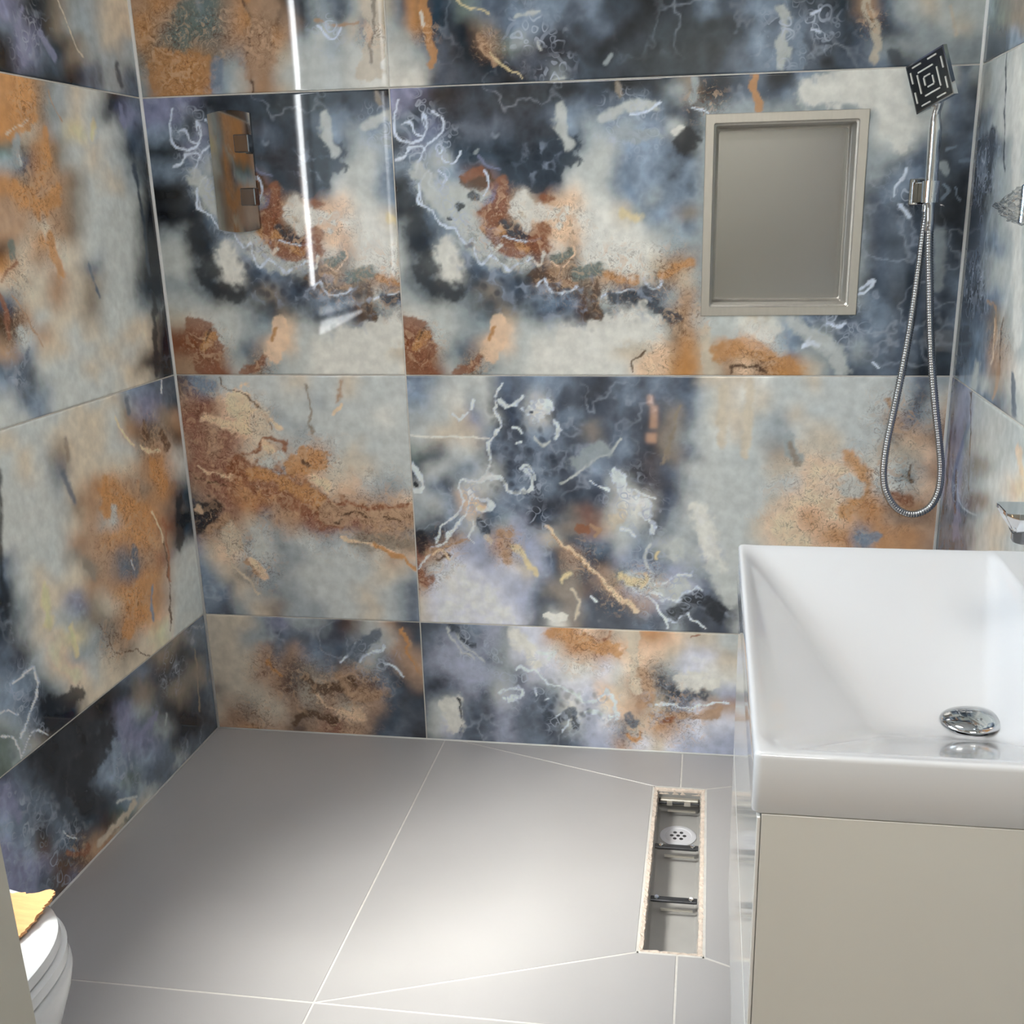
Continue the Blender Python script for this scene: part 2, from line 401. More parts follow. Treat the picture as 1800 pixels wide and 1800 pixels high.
# strokes: (letter, width px, softness px, wobble px, points)
ST = {
'B4L': [('N', 3, 3, 5, [(425, 0), (437, 20), (443, 45), (440, 75), (436, 100), (444, 130), (441, 165)]),
        ('A', 22, 14, 6, [(455, -5), (462, 60), (455, 120)]), ('O', 40, 14, 8, [(300, 120), (330, 130), (325, 160)]),
        ('F', 22, 12, 6, [(325, 20), (332, 50), (320, 70)]), ('B', 10, 8, 3, [(385, 110), (378, 145)]),
        ('A', 4, 3, 4, [(560, 35), (590, 45), (630, 38)]), ('E', 3, 3, 3, [(560, 45), (585, 70), (600, 50)]),
        ('C', 18, 5, 3, [(655, -10), (658, 60), (650, 130)]), ('T', 4, 3, 5, [(657, 0), (653, 60), (650, 110)])],
'B4R': [('O', 8, 4, 5, [(740, -5), (744, 15), (752, 40), (758, 70), (757, 110)]), ('W', 3, 2, 3, [(741, 20), (746, 45)]),
        ('Y', 3, 3, 4, [(805, 0), (820, 12), (840, 18), (857, 26)]), ('A', 7, 5, 6, [(845, 60), (852, 80), (862, 92), (873, 110)]),
        ('Y', 2.5, 2, 4, [(862, 92), (880, 110), (893, 122), (910, 130), (918, 142)]),
        ('L', 4, 6, 5, [(905, 32), (925, 28), (950, 22)]), ('G', 9, 8, 3, [(905, 80), (915, 65)]), ('L', 4, 4, 3, [(945, 75), (950, 85)]),
        ('G', 4, 4, 3, [(1065, 110), (1075, 98)]), ('L', 4, 4, 3, [(970, 143), (992, 138)]),
        ('L', 10, 8, 8, [(1375, 15), (1385, 45), (1380, 75), (1372, 110)]), ('B', 14, 9, 7, [(1395, 50), (1405, 90), (1395, 120)]),
        ('E', 3, 2, 3, [(1428, 25), (1436, 20), (1443, 14)]), ('E', 3, 2, 3, [(1428, 52), (1440, 54)]),
        ('C', 8, 6, 6, [(1522, -5), (1530, 25), (1537, 50), (1545, 75), (1535, 105)]), ('A', 3, 3, 4, [(1525, 5), (1535, 40)]),
        ('D', 12, 10, 4, [(1570, 95), (1580, 110)]), ('C', 4, 5, 3, [(1672, 10), (1680, 60)])],
'B3R': [# lace on the left
        ('E', 2.5, 2, 4, [(700, 172), (695, 200), (692, 225), (700, 245), (715, 252), (735, 245), (748, 232), (752, 212), (742, 200), (750, 222)]),
        ('E', 2.2, 2, 3, [(705, 215), (722, 215), (728, 232), (742, 238)]), ('E', 2.5, 2, 4, [(760, 195), (778, 210), (780, 228), (765, 242), (750, 255)]),
        ('E', 2.5, 2, 4, [(695, 282), (712, 275), (718, 258), (735, 255), (750, 258), (742, 275), (735, 285), (728, 300)]),
        ('E', 2.5, 2, 3, [(765, 262), (772, 252), (780, 262), (772, 272), (765, 262)]), ('E', 2.5, 2, 3, [(775, 275), (785, 285), (800, 285), (808, 268)]),
        ('E', 2.5, 2, 4, [(755, 300), (742, 312), (738, 335), (745, 355)]), ('E', 2.5, 2, 4, [(760, 305), (755, 325), (775, 333), (782, 312), (772, 300)]),
        ('L', 20, 16, 8, [(735, 300), (770, 345), (800, 380), (830, 410)]), ('L', 14, 12, 8, [(810, 350), (850, 340)]),
        ('L', 15, 9, 6, [(830, 410), (850, 440), (880, 460), (915, 460)]),
        ('E', 2.8, 2, 4, [(735, 320), (738, 352), (758, 368), (780, 398), (800, 405), (815, 425), (828, 422), (838, 440), (845, 465), (862, 452), (880, 460), (895, 475), (912, 465), (930, 455)]),
        ('K', 6, 3, 3, [(808, 365), (812, 362)]), ('K', 5, 3, 3, [(790, 385), (794, 382)]), ('N', 15, 6, 5, [(820, 318), (840, 322), (848, 310)]),
        ('R', 8, 5, 4, [(815, 312), (845, 300)]), ('K', 7, 4, 3, [(828, 342), (840, 346)]), ('E', 2.5, 2, 3, [(852, 300), (858, 325), (850, 345)]),
        ('G', 4, 3, 2, [(837, 268), (840, 262)]), ('V', 2.5, 2, 2, [(842, 275), (858, 292), (880, 298)]),
        ('D', 34, 12, 8, [(940, 285), (970, 275), (985, 262)]), ('D', 18, 8, 6, [(900, 300), (950, 318)]),
        ('L', 9, 9, 6, [(985, 190), (985, 230), (1000, 255)]), ('L', 8, 9, 6, [(1060, 205), (1100, 190), (1150, 185)]),
        ('G', 10, 9, 7, [(1090, 235), (1130, 240), (1160, 235)]), ('W', 6, 4, 3, [(1187, 232), (1197, 226)]), ('E', 3, 3, 3, [(1110, 200), (1140, 195), (1160, 178)]),
        ('K', 16, 9, 5, [(1200, 255), (1215, 240)]), ('T', 6, 5, 5, [(1082, 148), (1090, 170)]),
        # rust cluster
        ('R', 11, 5, 6, [(885, 325), (880, 350), (870, 370), (852, 372)]), ('O', 9, 6, 7, [(850, 395), (862, 410), (880, 405)]),
        ('R', 9, 5, 6, [(848, 375), (868, 385), (860, 415)]), ('R', 6, 3, 3, [(955, 345), (975, 348)]), ('R', 10, 3, 3, [(953, 400), (958, 410)]),
        ('W', 20, 10, 8, [(920, 360), (950, 370), (985, 375)]), ('W', 11, 7, 6, [(905, 375), (925, 400)]), ('P', 8, 6, 6, [(1000, 385), (990, 420)]),
        ('D', 6, 4, 4, [(885, 390), (900, 408), (920, 420)]), ('E', 2.2, 2, 3, [(885, 415), (905, 422), (930, 424), (950, 420)]),
        ('R', 10, 6, 7, [(870, 425), (905, 445), (930, 430), (960, 432)]), ('O', 6, 4, 5, [(910, 430), (925, 440)]), ('W', 4, 3, 3, [(873, 438), (880, 430)]),
        ('W', 4, 2, 3, [(935, 455), (948, 465), (955, 445)]), ('F', 9, 4, 4, [(975, 455), (1000, 445)]), ('P', 2.5, 2, 4, [(968, 462), (990, 468), (1008, 450), (1005, 432)]),
        ('N', 12, 7, 7, [(940, 480), (965, 500), (990, 495)]), ('A', 8, 5, 6, [(985, 490), (1010, 500)]),
        ('E', 2.8, 2, 4, [(943, 505), (955, 490), (962, 505), (975, 512), (1000, 513), (1015, 505)]),
        ('F', 12, 7, 6, [(1015, 480), (1050, 475)]), ('O', 8, 5, 6, [(1065, 485), (1090, 492), (1112, 488)]), ('N', 8, 6, 5, [(1045, 500), (1050, 560)]),
        ('E', 2.8, 2, 4, [(1058, 522), (1080, 515), (1098, 508), (1120, 508), (1140, 515)]), ('E', 2.5, 2, 3, [(1130, 490), (1140, 508), (1160, 500), (1165, 478)]),
        ('O', 7, 5, 6, [(1165, 480), (1190, 470), (1210, 465)]), ('D', 13, 7, 6, [(1085, 525), (1120, 520), (1145, 528)]), ('D', 10, 8, 6, [(1150, 540), (1185, 560)]),
        ('W', 20, 12, 8, [(1095, 470), (1060, 440)]), ('Y', 8, 9, 6, [(1095, 375), (1120, 385)]),
        # soft blobs and the lower border
        ('W', 21, 14, 5, [(786, 440), (792, 480)]), ('K', 16, 14, 8, [(735, 400), (745, 450), (760, 500), (800, 515)]),
        ('R', 24, 8, 5, [(722, 580), (745, 600), (735, 640)]), ('O', 10, 6, 6, [(735, 605), (750, 590)]), ('N', 3, 4, 5, [(738, 600), (748, 575)]),
        ('P', 15, 7, 5, [(878, 568), (880, 590), (862, 618)]), ('O', 4, 4, 3, [(868, 575), (860, 600)]),
        ('W', 28, 14, 7, [(1000, 600), (1060, 590), (1130, 570)]), ('R', 7, 5, 7, [(805, 655), (835, 645), (842, 628)]),
        ('N', 2.5, 2, 5, [(1108, 655), (1115, 635), (1130, 622), (1138, 612)]), ('P', 10, 8, 6, [(1135, 640), (1160, 620)]),
        ('C', 8, 4, 3, [(1240, 580), (1243, 655)]), ('L', 16, 12, 6, [(1260, 575), (1290, 580)]), ('W', 18, 12, 6, [(1330, 575), (1350, 585)]),
        ('O', 13, 9, 7, [(1265, 620), (1310, 610), (1360, 630), (1400, 648)]), ('N', 3, 3, 5, [(1283, 655), (1290, 642), (1320, 643), (1345, 652)]),
        ('E', 4, 3, 4, [(1410, 608), (1425, 602), (1440, 608)]), ('E', 3, 2, 3, [(1418, 600), (1424, 592)]), ('L', 12, 12, 6, [(1390, 570), (1430, 590), (1470, 620), (1480, 655)]),
        ('E', 5, 3, 5, [(1512, 510), (1525, 500), (1535, 492), (1530, 508), (1512, 520)]), ('E', 3, 2, 4, [(1535, 640), (1545, 645)]), ('E', 4, 3, 5, [(1455, 570), (1470, 575), (1490, 568)]),
        # behind the hand shower
        ('E', 4, 3, 4, [(1570, 345), (1572, 330), (1588, 312), (1592, 300)]), ('E', 5, 3, 3, [(1582, 360), (1592, 372), (1600, 382)]), ('E', 3, 2, 3, [(1595, 358), (1605, 340), (1608, 322)]),
        ('G', 8, 5, 3, [(1658, 292), (1662, 300)]), ('B', 4, 3, 3, [(1660, 325), (1668, 338), (1655, 350)]), ('B', 2.5, 2, 3, [(1680, 330), (1682, 345), (1690, 352)]),
        ('G', 10, 10, 3, [(1652, 410), (1650, 470), (1648, 500)]), ('B', 4, 4, 4, [(1662, 265), (1680, 258)]), ('B', 4, 5, 3, [(1690, 283), (1715, 282)]),
        ('W', 24, 16, 6, [(1420, 165), (1500, 160), (1570, 190), (1580, 240)]), ('O', 6, 3, 4, [(1325, 132), (1322, 150), (1330, 180), (1333, 196)]),
        ('E', 3, 2, 3, [(1215, 190), (1240, 195), (1250, 202)]), ('G', 6, 6, 4, [(1222, 140), (1215, 180)])],
'B2L': [('B', 12, 6, 4, [(348, 675), (375, 680)]), ('P', 7, 5, 6, [(360, 735), (395, 740)]), ('P', 24, 10, 8, [(415, 700), (440, 735)]), ('P', 9, 5, 6, [(400, 745), (430, 760)]),
        ('N', 1.8, 2, 4, [(388, 665), (395, 680), (425, 690), (455, 715), (472, 740), (480, 755)]), ('P', 5, 4, 4, [(478, 740), (492, 752)]),
        ('C', 15, 6, 5, [(460, 735), (455, 765)]), ('R', 5, 4, 7, [(440, 795), (465, 775), (490, 775), (500, 790)]), ('P', 6, 4, 5, [(465, 780), (478, 788)]),
        ('L', 13, 6, 5, [(470, 812), (490, 800)]), ('O', 18, 7, 7, [(520, 820), (535, 805), (560, 815)]), ('N', 4, 3, 4, [(535, 812), (545, 820)]),
        ('P', 9, 7, 5, [(550, 845), (575, 855)]), ('R', 24, 10, 9, [(420, 825), (480, 850), (540, 880), (590, 905)]), ('O', 12, 9, 8, [(450, 830), (510, 855), (560, 880)]),
        ('A', 17, 8, 9, [(580, 900), (640, 905), (700, 908), (735, 905)]), ('R', 5, 4, 8, [(600, 885), (650, 895), (715, 890)]), ('N', 2.5, 2, 7, [(590, 915), (620, 905), (660, 912), (700, 918)]),
        ('T', 13, 12, 6, [(630, 950), (680, 950), (725, 962)]), ('P', 3.5, 3, 5, [(600, 945), (640, 955), (680, 965), (710, 985), (735, 1000)]), ('O', 5, 4, 5, [(660, 958), (700, 980), (735, 997)]),
        ('K', 16, 9, 6, [(350, 900), (375, 895)]), ('K', 12, 9, 6, [(355, 925), (375, 915)]), ('P', 6, 4, 4, [(345, 893), (350, 900)]), ('A', 6, 5, 7, [(362, 935), (385, 925), (400, 905)]),
        ('C', 13, 8, 6, [(405, 930), (412, 965)]), ('C', 2.5, 2, 4, [(400, 975), (415, 995), (435, 1020), (455, 1045)]), ('L', 10, 4, 3, [(452, 935), (458, 965)]),
        ('P', 7, 6, 7, [(445, 985), (465, 1010)]), ('A', 4, 4, 5, [(435, 985), (455, 1010)]), ('N', 2.5, 2, 6, [(330, 830), (360, 845), (400, 850)]), ('P', 2.5, 2, 6, [(345, 818), (375, 835), (410, 840)]),
        ('T', 3, 4, 6, [(540, 680), (545, 720), (550, 760)]), ('A', 4, 8, 6, [(600, 670), (590, 700)]), ('P', 3, 4, 4, [(600, 710), (585, 730)])],
'B2R': [('E', 3.2, 2, 5, [(883, 672), (875, 690), (876, 712), (870, 722), (880, 745), (872, 765), (858, 782), (860, 805), (857, 828), (862, 838), (845, 848), (828, 845), (808, 848), (806, 865), (812, 890), (795, 912), (778, 925), (765, 955)]),
        ('E', 4.5, 2, 6, [(842, 845), (862, 842), (885, 848), (898, 862), (910, 868), (925, 860), (935, 852), (930, 838), (922, 828)]),
        ('E', 3.5, 2, 5, [(822, 862), (826, 885), (818, 905), (800, 925), (782, 950), (770, 962), (755, 972), (748, 985), (735, 995)]),
        ('E', 5, 3, 6, [(825, 862), (840, 878), (852, 885), (865, 890), (840, 900)]), ('P', 7, 7, 4, [(838, 890), (845, 895)]), ('D', 8, 4, 4, [(845, 920), (855, 935)]),
        ('E', 2.5, 2, 4, [(830, 915), (832, 930), (825, 945), (835, 955)]), ('C', 6, 3, 3, [(855, 945), (862, 952)]),
        ('E', 7, 3, 6, [(925, 722), (940, 712), (958, 705), (965, 715), (955, 728), (945, 740)]), ('E', 5, 3, 5, [(880, 702), (890, 715), (905, 712), (915, 700)]), ('K', 4, 2, 1, [(932, 724), (934, 724)]),
        ('E', 5, 4, 6, [(975, 740), (985, 752), (978, 770)]), ('E', 3, 2, 3, [(900, 750), (910, 753), (916, 762)]), ('E', 3, 2, 2, [(906, 780), (916, 778)]), ('L', 4, 4, 5, [(940, 770), (955, 785), (970, 780)]),
        ('E', 3, 2, 4, [(915, 822), (925, 818), (935, 830), (940, 840)]),
        ('E', 8, 4, 6, [(1082, 835), (1092, 845), (1100, 865), (1110, 882), (1130, 885), (1138, 905)]), ('E', 2.5, 2, 3, [(1115, 862), (1130, 870), (1152, 878)]), ('E', 3, 2, 3, [(1037, 845), (1052, 855), (1068, 860)]),
        ('E', 3.5, 3, 3, [(1092, 928), (1105, 932), (1115, 942)]), ('E', 5, 4, 6, [(1125, 905), (1140, 915), (1148, 935)]), ('L', 3, 3, 3, [(1145, 955), (1135, 970), (1138, 995), (1150, 1010)]),
        ('L', 2.5, 3, 3, [(985, 850), (1010, 835), (1040, 812), (1070, 795), (1090, 772)]), ('G', 12, 10, 5, [(1010, 815), (1060, 790)]),
        ('L', 16, 12, 8, [(1120, 1020), (1160, 1040), (1200, 1030)]), ('E', 3, 3, 6, [(1150, 1030), (1185, 1015), (1215, 1005)]), ('E', 3, 3, 6, [(1160, 1060), (1195, 1050), (1230, 1030)]),
        ('E', 2.5, 2, 4, [(1110, 1032), (1130, 1045), (1150, 1060), (1165, 1080), (1172, 1100)]), ('E', 2.5, 2, 4, [(1168, 1088), (1190, 1090), (1205, 1080), (1218, 1092), (1240, 1105)]), ('E', 5, 3, 4, [(1145, 1042), (1160, 1048)]),
        ('K', 14, 8, 6, [(1190, 1075), (1230, 1050), (1265, 1080)]), ('L', 14, 12, 5, [(1185, 960), (1190, 975)]),
        ('P', 5.5, 3, 5, [(962, 925), (975, 945), (1000, 965), (1030, 990), (1055, 1015), (1080, 1040), (1100, 1058), (1122, 1074)]), ('A', 2, 2, 6, [(965, 940), (1000, 970), (1035, 1000), (1075, 1040)]),
        ('A', 9, 7, 7, [(890, 935), (893, 960), (888, 985)]), ('Y', 6, 6, 6, [(905, 960), (920, 985), (940, 1005)]), ('T', 4, 5, 5, [(1198, 715), (1185, 745), (1178, 775), (1165, 815)]),
        ('R', 7, 3, 3, [(1015, 930), (1032, 930)]), ('A', 4, 3, 3, [(1040, 925), (1056, 932), (1048, 940)]), ('C', 10, 9, 6, [(1075, 915), (1095, 905)]),
        ('Y', 5, 5, 5, [(988, 1020), (1000, 1010)]), ('Y', 6, 6, 5, [(1095, 1015), (1130, 1025), (1135, 1015)]), ('Y', 3, 3, 3, [(1155, 985), (1158, 970)]),
        ('W', 8, 4, 5, [(965, 1085), (985, 1088)]), ('E', 3, 3, 3, [(1038, 1050), (1050, 1058)]), ('C', 3, 4, 4, [(1005, 1035), (1018, 1060), (1012, 1090)]),
        ('R', 10, 7, 6, [(740, 1010), (750, 1025)]), ('A', 4, 3, 6, [(745, 970), (775, 968), (800, 955), (822, 952)]), ('N', 5, 4, 4, [(770, 985), (790, 978)]), ('P', 3, 3, 4, [(762, 975), (780, 968), (790, 985)]),
        ('K', 10, 8, 4, [(738, 940), (742, 965)]), ('E', 5, 3, 4, [(726, 815), (735, 835), (742, 855), (728, 862)]), ('K', 4, 2, 2, [(730, 850), (732, 852)]),
        ('E', 2.5, 2, 4, [(798, 725), (808, 736), (820, 725)]), ('E', 3, 2, 3, [(825, 718), (832, 705)]), ('W', 2, 2, 2, [(690, 762), (760, 768), (860, 770)]),
        ('C', 8, 9, 3, [(1272, 680), (1268, 780)]), ('C', 7, 9, 3, [(1318, 670), (1310, 800)]), ('G', 12, 10, 6, [(1385, 770), (1395, 800)]), ('T', 6, 8, 6, [(1390, 780), (1400, 815)]),
        ('O', 14, 16, 9, [(1490, 800), (1520, 850), (1480, 900)]), ('L', 16, 10, 5, [(1490, 850), (1505, 858)]), ('G', 10, 8, 6, [(1585, 840), (1600, 835)]), ('B', 10, 6, 5, [(1515, 945), (1540, 945)]),
        ('N', 4, 3, 5, [(1600, 820), (1602, 845)]), ('R', 9, 9, 7, [(1570, 870), (1590, 880)]), ('A', 5, 5, 6, [(1560, 705), (1575, 725)]), ('T', 4, 4, 4, [(1585, 838), (1600, 838)]),
        ('W', 16, 14, 6, [(1230, 900), (1250, 960), (1260, 1000)]), ('L', 14, 12, 6, [(1255, 1000), (1285, 1050)])],
'B1L': [('E', 3, 2, 5, [(632, 1160), (650, 1148), (672, 1145), (678, 1138)]), ('E', 2.5, 2, 5, [(675, 1165), (690, 1170), (700, 1178), (708, 1190)]), ('E', 2.5, 2, 3, [(600, 1165), (615, 1150), (625, 1130)]),
        ('O', 5, 3, 5, [(708, 1105), (715, 1130), (722, 1150), (735, 1175)]), ('A', 4, 3, 5, [(720, 1130), (728, 1155), (738, 1180)]), ('O', 4, 4, 7, [(470, 1160), (480, 1178), (490, 1190)]),
        ('P', 3, 3, 7, [(545, 1215), (560, 1235), (590, 1245)]), ('N', 10, 8, 8, [(540, 1195), (560, 1215), (620, 1200)]), ('A', 10, 9, 8, [(600, 1195), (620, 1225), (670, 1215)]), ('P', 12, 9, 7, [(605, 1255), (630, 1260)]),
        ('S', 12, 9, 6, [(620, 1145), (660, 1120)]), ('N', 7, 6, 7, [(520, 1265), (545, 1255), (590, 1270)])],
'B1R': [('E', 4.5, 3, 6, [(878, 1222), (890, 1212), (905, 1210), (918, 1218), (908, 1228), (885, 1230)]), ('E', 2.5, 2, 4, [(908, 1178), (918, 1170), (930, 1180), (940, 1178), (952, 1195), (970, 1205), (995, 1210), (1010, 1220)]),
        ('E', 4.5, 3, 6, [(1015, 1222), (1030, 1235), (1048, 1228), (1062, 1218), (1075, 1228), (1078, 1245), (1085, 1262)]), ('E', 2.5, 2, 4, [(978, 1258), (992, 1255), (1000, 1272), (990, 1285)]), ('E', 3, 2, 5, [(1030, 1255), (1050, 1250), (1065, 1262), (1080, 1258)]),
        ('E', 3, 3, 3, [(945, 1148), (960, 1150), (975, 1145), (965, 1158)]), ('E', 2.5, 2, 2, [(940, 1208), (944, 1222)]), ('E', 2.5, 2, 2, [(958, 1232), (966, 1228)]),
        ('L', 2.5, 3, 4, [(785, 1105), (800, 1130), (815, 1148), (830, 1160)]), ('L', 2, 3, 4, [(800, 1115), (820, 1140), (850, 1165)]), ('D', 5, 5, 5, [(790, 1100), (810, 1122), (830, 1135)]),
        ('W', 11, 13, 5, [(905, 1110), (925, 1140), (945, 1165)]), ('O', 14, 7, 7, [(975, 1108), (1010, 1120), (1050, 1135), (1085, 1145)]), ('R', 2, 2, 5, [(1025, 1115), (1060, 1122), (1075, 1112)]), ('C', 9, 3, 4, [(1115, 1108), (1115, 1160), (1118, 1210)]),
        ('A', 9, 9, 8, [(1130, 1180), (1145, 1215), (1125, 1235)]), ('D', 13, 11, 6, [(1165, 1205), (1195, 1220), (1240, 1215)]), ('W', 15, 10, 5, [(1200, 1195), (1250, 1200)]), ('E', 2.5, 2, 4, [(1150, 1238), (1180, 1240), (1210, 1245), (1240, 1238), (1280, 1235)]),
        ('A', 7, 6, 8, [(1150, 1255), (1200, 1258), (1260, 1252)]), ('R', 3, 3, 6, [(1160, 1265), (1190, 1262)]), ('S', 8, 5, 4, [(1105, 1262), (1115, 1270)]), ('W', 17, 10, 5, [(790, 1240), (800, 1275)]), ('K', 1.3, 1.5, 3, [(802, 1225), (810, 1245), (808, 1290)]),
        ('D', 8, 7, 7, [(960, 1250), (985, 1265), (1010, 1250)]), ('D', 7, 4, 4, [(1010, 1255), (1012, 1275)]), ('O', 4, 4, 5, [(1100, 1290), (1120, 1300), (1130, 1290)]), ('R', 2, 2, 3, [(1215, 1120), (1228, 1115)])],
'L4': [('C', 2, 2, 3, [(102, 0), (112, 25), (122, 50), (130, 75), (145, 100)]), ('V', 7, 7, 5, [(38, 15), (32, 60), (40, 110)]), ('V', 7, 7, 4, [(70, 60), (95, 100)]), ('D', 6, 7, 3, [(205, 115), (215, 150)])],
'L3': [('O', 24, 9, 6, [(5, 155), (40, 165), (50, 195), (20, 220)]), ('G', 10, 7, 5, [(28, 245), (32, 285)]), ('L', 4, 4, 4, [(35, 275), (40, 290)]), ('O', 8, 8, 6, [(80, 230), (85, 280)]), ('C', 2.5, 3, 5, [(10, 235), (35, 220), (50, 205)]),
       ('K', 6, 6, 4, [(200, 170), (195, 190)]), ('K', 7, 7, 4, [(265, 390), (270, 480), (272, 560), (275, 660)]), ('D', 5, 7, 3, [(235, 290), (250, 370), (262, 480)]), ('V', 7, 7, 5, [(212, 190), (222, 215)]), ('A', 2, 3, 3, [(85, 160), (95, 190), (110, 215)]),
       ('Y', 7, 9, 4, [(165, 220), (162, 240)]), ('F', 9, 5, 4, [(20, 430), (22, 450)]), ('R', 5, 5, 5, [(5, 490), (15, 475), (30, 465)]), ('C', 9, 7, 5, [(80, 400), (82, 415)]), ('A', 3, 3, 5, [(20, 520), (45, 555), (60, 585), (75, 610)]), ('R', 6, 6, 5, [(0, 520), (12, 560), (18, 590)]),
       ('S', 4, 6, 3, [(157, 465), (165, 495), (175, 520)]), ('L', 10, 9, 4, [(35, 580), (42, 600)]), ('S', 5, 7, 5, [(10, 660), (40, 640), (50, 610)]), ('O', 20, 14, 8, [(30, 340), (70, 360), (100, 340)]), ('O', 12, 12, 8, [(90, 420), (105, 480)])],
'L2': [('O', 16, 6, 4, [(242, 1035), (235, 1060), (228, 1095), (225, 1110)]), ('S', 11, 7, 4, [(235, 970), (236, 1005)]), ('E', 2.5, 3, 4, [(228, 985), (235, 1000)]), ('N', 2.5, 2, 4, [(280, 930), (290, 965), (296, 1010), (298, 1060), (300, 1110)]), ('R', 4, 3, 4, [(286, 910), (294, 960), (298, 1020)]),
       ('B', 4, 4, 3, [(268, 1030), (266, 1065), (270, 1090)]), ('P', 3, 3, 3, [(268, 900), (280, 925), (285, 950)]), ('N', 7, 6, 6, [(252, 740), (255, 770)]), ('N', 7, 6, 6, [(285, 760), (292, 785)]), ('P', 4, 4, 5, [(245, 785), (262, 795), (280, 790)]), ('P', 3, 3, 4, [(203, 735), (215, 760), (235, 785)]),
       ('S', 6, 6, 4, [(222, 700), (225, 725)]), ('E', 2, 2, 2, [(285, 645), (283, 690)]), ('T', 6, 8, 5, [(115, 770), (120, 810)]), ('S', 7, 9, 4, [(110, 835), (122, 860), (130, 885)]), ('O', 14, 10, 6, [(270, 820), (285, 850)]), ('A', 6, 5, 4, [(240, 850), (245, 875)]),
       ('O', 22, 14, 8, [(190, 880), (230, 900), (260, 930)]), ('O', 12, 12, 8, [(185, 850), (190, 900)]), ('L', 9, 8, 4, [(200, 895), (200, 915)]), ('K', 11, 9, 5, [(315, 880), (318, 930), (315, 955)]), ('T', 9, 12, 6, [(150, 990), (165, 1010)]), ('N', 1.5, 2, 5, [(175, 1095), (190, 1120), (200, 1150), (230, 1140), (265, 1150)]),
       ('Y', 7, 9, 4, [(125, 1105), (135, 1150)]), ('Y', 12, 14, 6, [(80, 1040), (85, 1090)]), ('E', 3, 3, 5, [(20, 1200), (45, 1185), (60, 1175)]), ('E', 4, 4, 6, [(60, 1180), (68, 1210), (50, 1260), (35, 1300)]), ('E', 2.5, 2, 4, [(0, 1255), (15, 1250), (30, 1258)]), ('E', 2.5, 2, 4, [(0, 1292), (20, 1298), (32, 1315), (38, 1330)]),
       ('E', 2, 2, 4, [(38, 1330), (55, 1290), (75, 1285), (85, 1290)]), ('K', 15, 9, 6, [(80, 1240), (110, 1235), (140, 1222)]), ('S', 8, 12, 5, [(15, 1150), (25, 1155)]), ('F', 10, 8, 3, [(12, 1335), (15, 1345)]), ('K', 6, 12, 3, [(0, 830), (3, 1000), (12, 1080)])],
'L1': [('B', 10, 9, 7, [(200, 1310), (215, 1340), (210, 1370)]), ('V', 8, 8, 7, [(240, 1300), (265, 1270), (275, 1250)]), ('G', 4, 3, 3, [(294, 1255), (291, 1275)]), ('T', 2.5, 3, 3, [(342, 1140), (348, 1200), (352, 1250)]), ('S', 5, 6, 4, [(362, 1130), (370, 1230)]),
       ('K', 22, 14, 8, [(130, 1380), (160, 1340), (190, 1290)]), ('D', 14, 14, 8, [(120, 1420), (140, 1440)]), ('L', 3, 3, 3, [(207, 1412), (215, 1405), (240, 1400)]), ('R', 4, 3, 4, [(188, 1468), (200, 1458), (208, 1455)]), ('C', 7, 6, 4, [(175, 1480), (215, 1440), (235, 1410)]),
       ('E', 2, 2, 3, [(110, 1460), (115, 1468), (135, 1472)]), ('V', 10, 9, 6, [(12, 1390), (25, 1420), (35, 1440)]), ('R', 6, 6, 5, [(120, 1500), (150, 1500), (155, 1490)]), ('S', 12, 12, 5, [(265, 1370), (300, 1330)])],
'R3': [('D', 2, 2, 3, [(1771, 90), (1767, 200), (1766, 300)]), ('D', 9, 9, 3, [(1745, 230), (1740, 330)]), ('A', 5, 4, 4, [(1736, 530), (1750, 540), (1748, 600)]), ('N', 3, 2, 4, [(1762, 560), (1758, 620), (1755, 660)]), ('P', 2.5, 2, 3, [(1748, 560), (1745, 620), (1742, 640)]),
       ('A', 5, 5, 4, [(1755, 640), (1752, 680), (1745, 700)]), ('W', 14, 12, 3, [(1790, 90), (1788, 600)]), ('S', 6, 6, 3, [(1780, 660), (1783, 730)]), ('L', 8, 8, 3, [(1718, 640), (1712, 680)])],
'R2': [('N', 1.8, 2, 3, [(1707, 690), (1705, 780), (1703, 860)]), ('V', 10, 7, 4, [(1690, 700), (1685, 800), (1680, 940)]), ('N', 4, 5, 4, [(1683, 830), (1678, 900)]), ('P', 7, 7, 5, [(1790, 790), (1798, 830)]), ('S', 3, 4, 3, [(1668, 760), (1662, 900)])],
}
